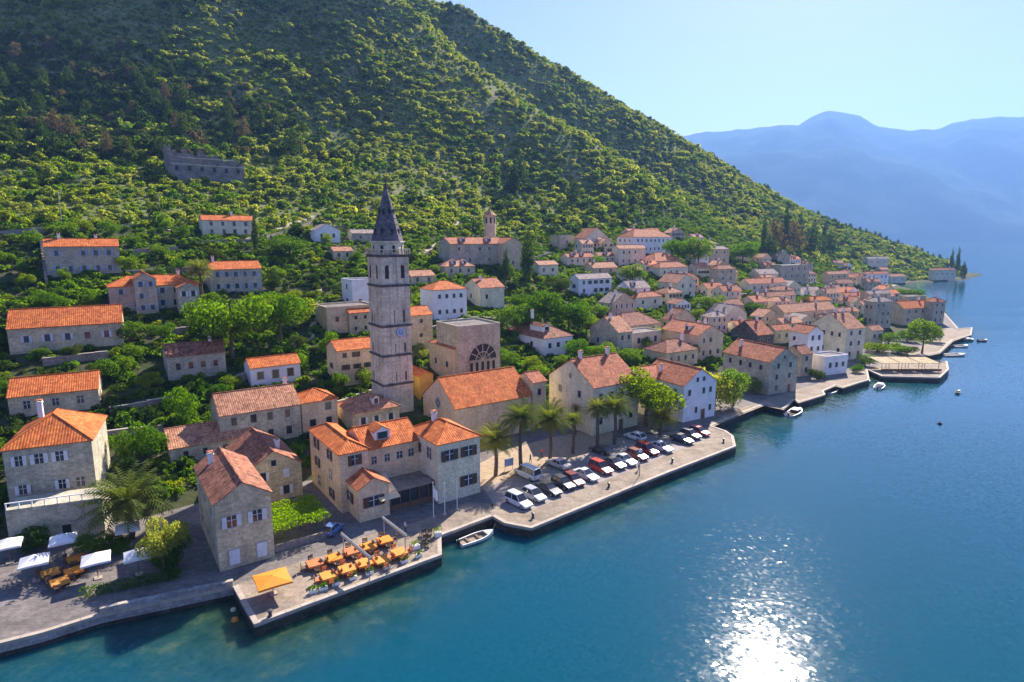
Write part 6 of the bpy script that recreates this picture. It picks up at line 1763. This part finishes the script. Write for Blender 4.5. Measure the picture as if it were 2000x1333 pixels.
for i, (x, y) in enumerate([(100, 1128), (150, 1100), (118, 1146), (145, 1125)]):
    P_ = on_z(x, y, QZ)
    nm = ['left front', 'back', 'foremost', 'middle', 'right', 'leftmost'][i]
    table(P_, rz0 + .2, 'orange' if i % 2 else 'ochre', f'orange cloth table under the white parasols, the {nm} one', 'tables of the leafy cafe')
    for k in range(3):
        a = rz0 + .4 + k * 2.1
        chair(P_ + Vector((math.cos(a), math.sin(a), 0)) * 1.15, a + math.pi / 2, 'wood', f'brown chair at the {nm} table of the leafy cafe', 'chairs of the leafy cafe')
for i, (x, y) in enumerate([(826, 1046), (838, 1045), (829, 1056), (836, 1057), (826, 1066), (838, 1066)]):
    chair(on_z(x, y, TZ), rz0, 'black', 'black chair in the small group at the right end of the pier', 'black chairs at the pier end')
def planter(x, y, label, s=1.0, leaf='leaf_mid', w=.5):
    P_ = on_z(x, y, TZ); root = empty('planter', P_, rz0, label, 'planter', 'planters of the cafe pier')
    b = MB(); b.box(-w * s, w * s, -.22 * s, .22 * s, 0, .42 * s); b.build('trough', M['white'], root)
    inst('plant', leaf_mesh('plant', [(-w * .5 * s, 0, .6 * s, .32 * s, .28 * s, .3 * s), (w * .5 * s, 0, .62 * s, .32 * s, .28 * s, .34 * s)], 130, .12, M[leaf], up=.3), root)
for i, (x, y) in enumerate([(612, 1158), (632, 1152), (656, 1143), (690, 1132), (722, 1122), (756, 1111), (790, 1099), (818, 1088)]):
    planter(x, y, f'white flower trough on the water edge of the pier, {["first", "second", "third", "fourth", "fifth", "sixth", "seventh", "eighth"][i]} from the left', .9, ['leaf_mid', 'leaf_bright'][i % 2])
planter(855, 1048, 'planter with tall yellowish plant at the inner pier corner', 1.5, 'leaf_yellow', .3)
planter(812, 1072, 'planter with green plant beside the black chairs', 1.3, 'leaf_mid', .4)
# overhead awning beams across the terrace
for i, (xa, ya, xb, yb_, lb) in enumerate([(667, 1046, 724, 1094, 'long pale awning beam above the middle of the cafe tables'), (747, 1014, 794, 1050, 'long pale awning beam above the right end of the cafe tables')]):
    A, B_ = on_z(xa, ya, 4.4), on_z(xb, yb_, 4.4)
    root = empty('awning_beam', (A.x, A.y, QZ), 0, lb, 'awning', 'awning beams over the cafe pier')
    d = B_ - A
    zz = 4.4 - QZ
    u_ = d.normalized(); s_ = Vector((-u_.y, u_.x, 0)) * .13
    b = MB(); b.face([-s_ + Vector((0, 0, zz)), s_ + Vector((0, 0, zz)), d + s_ + Vector((0, 0, zz)), d - s_ + Vector((0, 0, zz))][::-1])
    b.prism([tuple((-s_).xy), tuple((d - s_).xy), tuple((d + s_).xy), tuple(s_.xy)], zz, zz + .22, bottom=False); b.build('beam', M['metal'], root)
    b = MB(); b.tube((0, 0, zz + .36), d + Vector((0, 0, zz + .36)), .09, n=7); b.build('rolled_awning', M['metal'], root)
    for t in (.06, .94):
        b = MB(); q = d * t; b.tube((q.x, q.y, 0), (q.x, q.y, zz), .06, n=7); b.build('post', M['metal'], root)

# ---------------------------------------------------------------- vine pergola, hedge, flags, poles, bollards, signs
C, u, n, W, rz = px_frame(532, 1078, 640, 55)
per = empty('vine_pergola', C, rz, 'pergola overgrown with bright yellow-green vine beside the stone warehouse', 'pergola')
Dp = 8.0
for i in range(4):
    for j in range(3):
        b = MB(); x, y = .3 + i * (W - .6) / 3, .3 + j * (Dp - .6) / 2; b.tube((x, y, 0), (x, y, 2.5), .07, n=6); b.build('post', M['wood'], per)
for j in range(3):
    b = MB(); y = .3 + j * (Dp - .6) / 2; b.box(-.1, W + .1, y - .07, y + .07, 2.5, 2.64); b.build('beam', M['wood'], per)
bl = [(x, y, 2.85 + rng.uniform(-.15, .3), 1.0, 1.0, .5) for x in np.arange(.3, W, 1.1) for y in np.arange(.3, Dp, 1.1)]
inst('vine', leaf_mesh('vine', bl, 5200, .17, M['leaf_vine'], up=.5), per)
b = MB(); b.box(-.1, W + .1, -.35, -.05, 0, .9); b.build('low_wall', M['rubble'], per)
FOOT.append([tuple((C + u * a + n * b_).xy) for a, b_ in ((0, 0), (W, 0), (W, Dp), (0, Dp))])
def hedge(x0, y0, x1, y1, h, w, m, label):
    A, B_ = on_z(x0, y0, QZ), on_z(x1, y1, QZ); d = B_ - A; L = d.length
    root = empty('clipped_hedge', A, math.atan2(d.y, d.x), label, 'hedge', 'hedges of the leafy cafe')
    bl = [(t, rng.uniform(-.1, .1), h * .5, .7, w * .55, h * .55) for t in np.arange(.3, L, .6)]
    inst('foliage', leaf_mesh('foliage', bl, int(L * 210), .12, M[m], up=.3), root)
    b = MB()
    for t in np.arange(.4, L, 1.2): b.tube((t, 0, 0), (t, 0, h * .6), .04, n=5)
    tag(b.build('stems', M['bark'], root), kind='stuff')
hedge(160, 1168, 345, 1130, 1.2, 1.5, 'leaf_mid', 'long clipped dark hedge between the leafy cafe and the street')
hedge(300, 1095, 345, 1130, 1.1, 1.2, 'leaf_mid', 'short hedge closing the right end of the leafy cafe')
for x, yb_, yt, fl, lb in [(847, 1012, 944, True, 'white flagpole with white flag in front of the hotel terrace'), (869, 1006, 944, False, 'bare white flagpole right of the flying flag'), (893, 996, 940, False, 'bare white flagpole furthest right by the hotel')]:
    P_ = on_z(x, yb_, QZ); h_ = solve(lambda t: -project(P_ + Vector((0, 0, t)))[1], -yt, 1, 20)
    root = empty('flagpole', P_, 0, lb, 'flagpole', 'flagpoles of the hotel')
    b = MB(); b.tube((0, 0, 0), (0, 0, h_), .06, .04, 7); b.lathe([(0, h_), (.1, h_ + .08), (0, h_ + .2)], 8); b.build('pole', M['white'], root)
    b = MB(); b.box(-.25, .25, -.25, .25, 0, .2); b.build('base', M['kerb'], root)
    if fl:
        b = MB()
        for k in range(6):
            x0, x1 = k * .22, (k + 1) * .22
            b.face([(x0 * .5, .1 * math.sin(k * 1.3), h_ - .2 - x0 * .9), (x1 * .5, .1 * math.sin((k + 1) * 1.3), h_ - .2 - x1 * .9), (x1 * .5, .1 * math.sin((k + 1) * 1.3), h_ - 2.2 - x1 * .5), (x0 * .5, .1 * math.sin(k * 1.3), h_ - 2.2 - x0 * .5)])
        b.build('flag', M['white'], root)
for x, yb_, yt, lb in [(121, 440, 376, 'grey utility pole at the left edge by the upper road'), (314, 428, 378, 'grey utility pole on the upper terraces left of the porch house'), (503, 492, 428, 'pole added for the yellow-lit wall edge at the porch house corner')]:  # last pole is added in place of a wall edge lit yellow
    P_ = hit(x, yb_); h_ = solve(lambda t: -project(P_ + Vector((0, 0, t)))[1], -yt, 1, 30)
    root = empty('utility_pole', P_, 0, lb, 'pole', 'utility poles')
    b = MB(); b.tube((0, 0, -.5), (0, 0, h_), .17, .11, 8); b.build('shaft', M['kerb'], root)
    b = MB(); b.box(-.9, .9, -.06, .06, h_ - .5, h_ - .38); b.build('crossarm', M['metal'], root)
for x, y, lb in [(1041, 1012, 'iron bollard nearest the quay corner'), (1189, 952, 'iron bollard in the middle of the car park quay'), (1313, 903, 'iron bollard right of the middle of the quay'), (1413, 864, 'iron bollard at the far end of the quay'), (528, 1205, 'iron bollard on the front edge of the cafe pier')]:
    root = empty('bollard', on_z(x, y, QT), 0, lb, 'bollard', 'mooring bollards')
    b = MB(); b.lathe([(.26, 0), (.2, .1), (.17, .55), (.3, .65), (.3, .78), (0, .85)], 10); b.build('post', M['metal_dark'], root)
    b = MB(); b.lathe([(.36, 0), (.36, .05), (0, .05)], 10); b.build('foot', M['metal_dark'], root)
P_ = on_z(994, 918, QT); root = empty('information_board', P_, rz0, 'white information board between the first two palms', 'sign')
b = MB(); b.box(-.9, .9, -.05, .05, .7, 2.1); b.build('panel', M['shutter_blue'], root)
for sx in (-.8, .8):
    b = MB(); b.tube((sx, 0, 0), (sx, 0, 2.2), .05, n=6); b.build('post', M['metal'], root)
P_ = on_z(1249, 930, QT); root = empty('street_lamp', P_, 0, 'slim street lamp on the car park quay edge', 'street lamp')
b = MB(); b.tube((0, 0, 0), (0, 0, 4.2), .07, .045, 8); b.build('post', M['metal_dark'], root)
b = MB(); b.lathe([(.05, 4.2), (.24, 4.3), (.3, 4.7), (.1, 4.9), (0, 4.95)], 8); b.build('lantern', M['canvas'], root)
M['straw'] = mat_plain('straw', (.42, .32, .18), .95, .35, 1.2)
# pier restaurant at the right
C = on_z(1722, 728, QZ); B_ = on_z(1840, 728, QZ); d = B_ - C
root = empty('pier_restaurant', C, math.atan2(d.y, d.x), 'open pier restaurant with straw coloured awnings at the right quay', 'restaurant')
L = d.length
for k in range(3):
    b = MB(); x0, x1 = L * k / 3 + .3, L * (k + 1) / 3 - .3
    slab(b, [(x0, .8, 2.7), (x1, .8, 2.7), (x1, 7.5, 3.3), (x0, 7.5, 3.3)], .12); b.build('awning', M['straw'], root)
    for x in (x0 + .2, x1 - .2):
        for y in (1.0, 7.2):
            b = MB(); b.tube((x, y, 0), (x, y, 2.75 + (y > 5) * .4), .08, n=6); b.build('post', M['wood'], root)
b = MB(); b.box(0, L, .3, .42, .3, 1.0); b.build('railing', M['wood'], root)

# ---------------------------------------------------------------- garden walls, stairs and paths
def ribbon(name, px, w, m, label, lift=.12):
    P_ = [hit(x, y) for x, y in px]; Q = []
    for i in range(len(P_) - 1):
        k = max(2, int((P_[i + 1] - P_[i]).length / 2.5))
        Q += [P_[i].lerp(P_[i + 1], j / k) for j in range(k)]
    Q.append(P_[-1])
    b = MB(); prev = None
    for i, q in enumerate(Q):
        d = (Q[min(i + 1, len(Q) - 1)] - Q[max(i - 1, 0)]); d.z = 0; d.normalize(); s_ = Vector((-d.y, d.x, 0)) * w / 2
        z = max(T(q.x, q.y), T(q.x + s_.x, q.y + s_.y), T(q.x - s_.x, q.y - s_.y)) + lift
        cur = (Vector((q.x - s_.x, q.y - s_.y, z)), Vector((q.x + s_.x, q.y + s_.y, z)))
        if prev:
            b.face([prev[0], cur[0], cur[1], prev[1]])
            for e in (0, 1):
                b.face([prev[e], cur[e], cur[e] - Vector((0, 0, 1.5)), prev[e] - Vector((0, 0, 1.5))])
        prev = cur
    o = b.build(name, M[m]); tag(o, label, kind='structure'); return o
ribbon('path', [(928, 418), (892, 436), (868, 462), (835, 490), (806, 506)], 3.2, 'path', 'pale path climbing past the monastery')
ribbon('path', [(608, 424), (560, 440), (515, 458), (470, 470)], 3.0, 'path', 'pale path across the upper left terraces')
ribbon('path', [(606, 668), (612, 630), (618, 595), (624, 560)], 1.6, 'path', 'pale stair path left of the white villa')
ribbon('road', [(-150, 470), (60, 452), (190, 447), (300, 436), (390, 470)], 4.5, 'lot', 'upper village road at the left')
ribbon('road', [(1690, 562), (1745, 557), (1800, 553), (1885, 548)], 5, 'quay_pale', 'shore road along the far bay', .35)
WALLS = [(80, 470, 92, 560, 'stone garden wall at the far left edge'), (240, 500, 348, 492, 'stone terrace wall right of the split roof house'), (246, 540, 385, 532, 'stone terrace wall above the left villa'), (395, 482, 500, 476, 'terrace wall below the porch house'),
         (520, 470, 610, 440, 'stone wall along the upper path'), (215, 812, 335, 790, 'rough garden wall behind the walled garden'), (205, 860, 320, 846, 'stone wall of the walled garden, upper one'),
         (330, 655, 395, 650, 'stone wall below the left villa'), (84, 715, 212, 700, 'earth coloured retaining wall under the wide orange roof'), (440, 760, 480, 742, 'rough wall left of the white bungalow'), (660, 800, 735, 772, 'rough stone wall below the pink house'),
         (905, 628, 975, 632, 'stone wall above the church choir'), (1010, 520, 1080, 500, 'garden wall right of the cypresses'), (640, 452, 735, 440, 'stone terrace wall left of the spire'), (1180, 620, 1230, 612, 'garden wall in the central grove'),
         (1420, 585, 1470, 578, 'garden wall under the upright stone house'), (1560, 560, 1610, 556, 'garden wall under the long flat building'), (820, 655, 905, 632, 'garden wall behind the tower')]
for x0, y0, x1, y1, lb in WALLS:
    A, B_ = hit(x0, y0), hit(x1, y1); d = B_ - A; d.z = 0; L = d.length; k = max(3, int(L / 2.0)); d.normalize(); s_ = Vector((-d.y, d.x, 0)) * .3
    root = empty('garden_wall', A, 0, lb, 'wall', 'dry stone walls of the terraces')
    for j in range(k):
        q0, q1 = d * (j * L / k), d * ((j + 1) * L / k - .02)
        zt_ = max(T(A.x + q0.x, A.y + q0.y), T(A.x + q1.x, A.y + q1.y)) - A.z + 1.5 + rng.uniform(-.12, .12)
        b = MB(); b.prism([tuple((q0 - s_).xy), tuple((q1 - s_).xy), tuple((q1 + s_).xy), tuple((q0 + s_).xy)], zt_ - 3.5, zt_); b.build('wall_section', M['rubble'], root)
        b = MB(); b.prism([tuple((q0 - s_ * 1.15).xy), tuple((q1 - s_ * 1.15).xy), tuple((q1 + s_ * 1.15).xy), tuple((q0 + s_ * 1.15).xy)], zt_, zt_ + .12); b.build('coping', M['kerb'], root)
# ---------------------------------------------------------------- people
def person(x, y, hdg, top, legs, label, z=QT, step=.16):
    P_ = on_z(x, y, z)
    root = empty('person', P_, hdg, label, 'person', 'people on the quays')
    J = {'pel': (0, 0, .95, .13), 'spine': (0, 0, 1.18, .125), 'chest': (.01, 0, 1.38, .14), 'neck': (.015, 0, 1.53, .055), 'head': (.03, 0, 1.64, .095), 'crown': (.03, 0, 1.74, .07)}
    for s_, n_ in ((1, 'l'), (-1, 'r')):
        J['hip' + n_] = (0, s_ * .09, .90, .095); J['kn' + n_] = (s_ * step * .6 + .02, s_ * .1, .50, .062); J['an' + n_] = (s_ * step - .02, s_ * .1, .08, .045); J['toe' + n_] = (s_ * step + .16, s_ * .11, .035, .035)
        J['sh' + n_] = (0, s_ * .19, 1.42, .06); J['el' + n_] = (-s_ * .08, s_ * .25, 1.14, .045); J['wr' + n_] = (-s_ * .02 + .06, s_ * .24, .90, .032); J['ha' + n_] = (.07 - s_ * .02, s_ * .235, .80, .038)
    E_ = [('pel', 'spine'), ('spine', 'chest'), ('chest', 'neck'), ('neck', 'head'), ('head', 'crown')]
    for n_ in 'lr': E_ += [('pel', 'hip' + n_), ('hip' + n_, 'kn' + n_), ('kn' + n_, 'an' + n_), ('an' + n_, 'toe' + n_), ('chest', 'sh' + n_), ('sh' + n_, 'el' + n_), ('el' + n_, 'wr' + n_), ('wr' + n_, 'ha' + n_)]
    ks = list(J); me = bpy.data.meshes.new('body')
    me.from_pydata([J[k][:3] for k in ks], [(ks.index(a), ks.index(b_)) for a, b_ in E_], [])
    o = link(bpy.data.objects.new('body', me), root)
    sk = o.modifiers.new('skin', 'SKIN'); lay = me.skin_vertices[0].data if me.skin_vertices else None
    if lay is None:
        bmx = bmesh.new(); bmx.from_mesh(me); bmx.verts.layers.skin.verify(); bmx.to_mesh(me); bmx.free(); lay = me.skin_vertices[0].data
    for i, k in enumerate(ks):
        lay[i].radius = (J[k][3] * (.8 if k in ('spine', 'chest', 'pel') else 1), J[k][3]); lay[i].use_root = (k == 'pel')
    sb = o.modifiers.new('sub', 'SUBSURF'); sb.levels = 1; sb.render_levels = 1
    m, nt, p = new_mat('person_' + label[:12])
    g = nt.nodes.new('ShaderNodeTexCoord'); sp = nt.nodes.new('ShaderNodeSeparateXYZ'); nt.links.new(g.outputs['Object'], sp.inputs[0])
    dv = nt.nodes.new('ShaderNodeMath'); dv.operation = 'DIVIDE'; dv.inputs[1].default_value = 2.0; nt.links.new(sp.outputs['Z'], dv.inputs[0])
    cr = ramp(nt, dv.outputs[0], [(0, (.03, .03, .03)), (.05, legs), (.47, top), (.765, (.45, .27, .19)), (.845, (.05, .035, .025))])
    for nd in nt.nodes:
        if nd.type == 'VALTORGB': nd.color_ramp.interpolation = 'CONSTANT'
    nt.links.new(cr, p.inputs['Base Color']); p.inputs['Roughness'].default_value = .8
    me.materials.append(m)
for a in [(1058, 893, 1.0, (.6, .1, .08), (.05, .06, .12), 'person in red top standing on the sandy square by the third palm'), (1036, 905, 2.5, (.08, .09, .12), (.05, .05, .06), 'person in dark clothes walking on the sandy square'),
          (1247, 918, 4.0, (.7, .7, .68), (.10, .12, .2), 'person in white shirt beside the quay lamp'), (792, 1040, 3.6, (.65, .62, .6), (.04, .04, .05), 'waiter in white shirt and dark trousers at the right end of the cafe pier')]:
    person(*a)
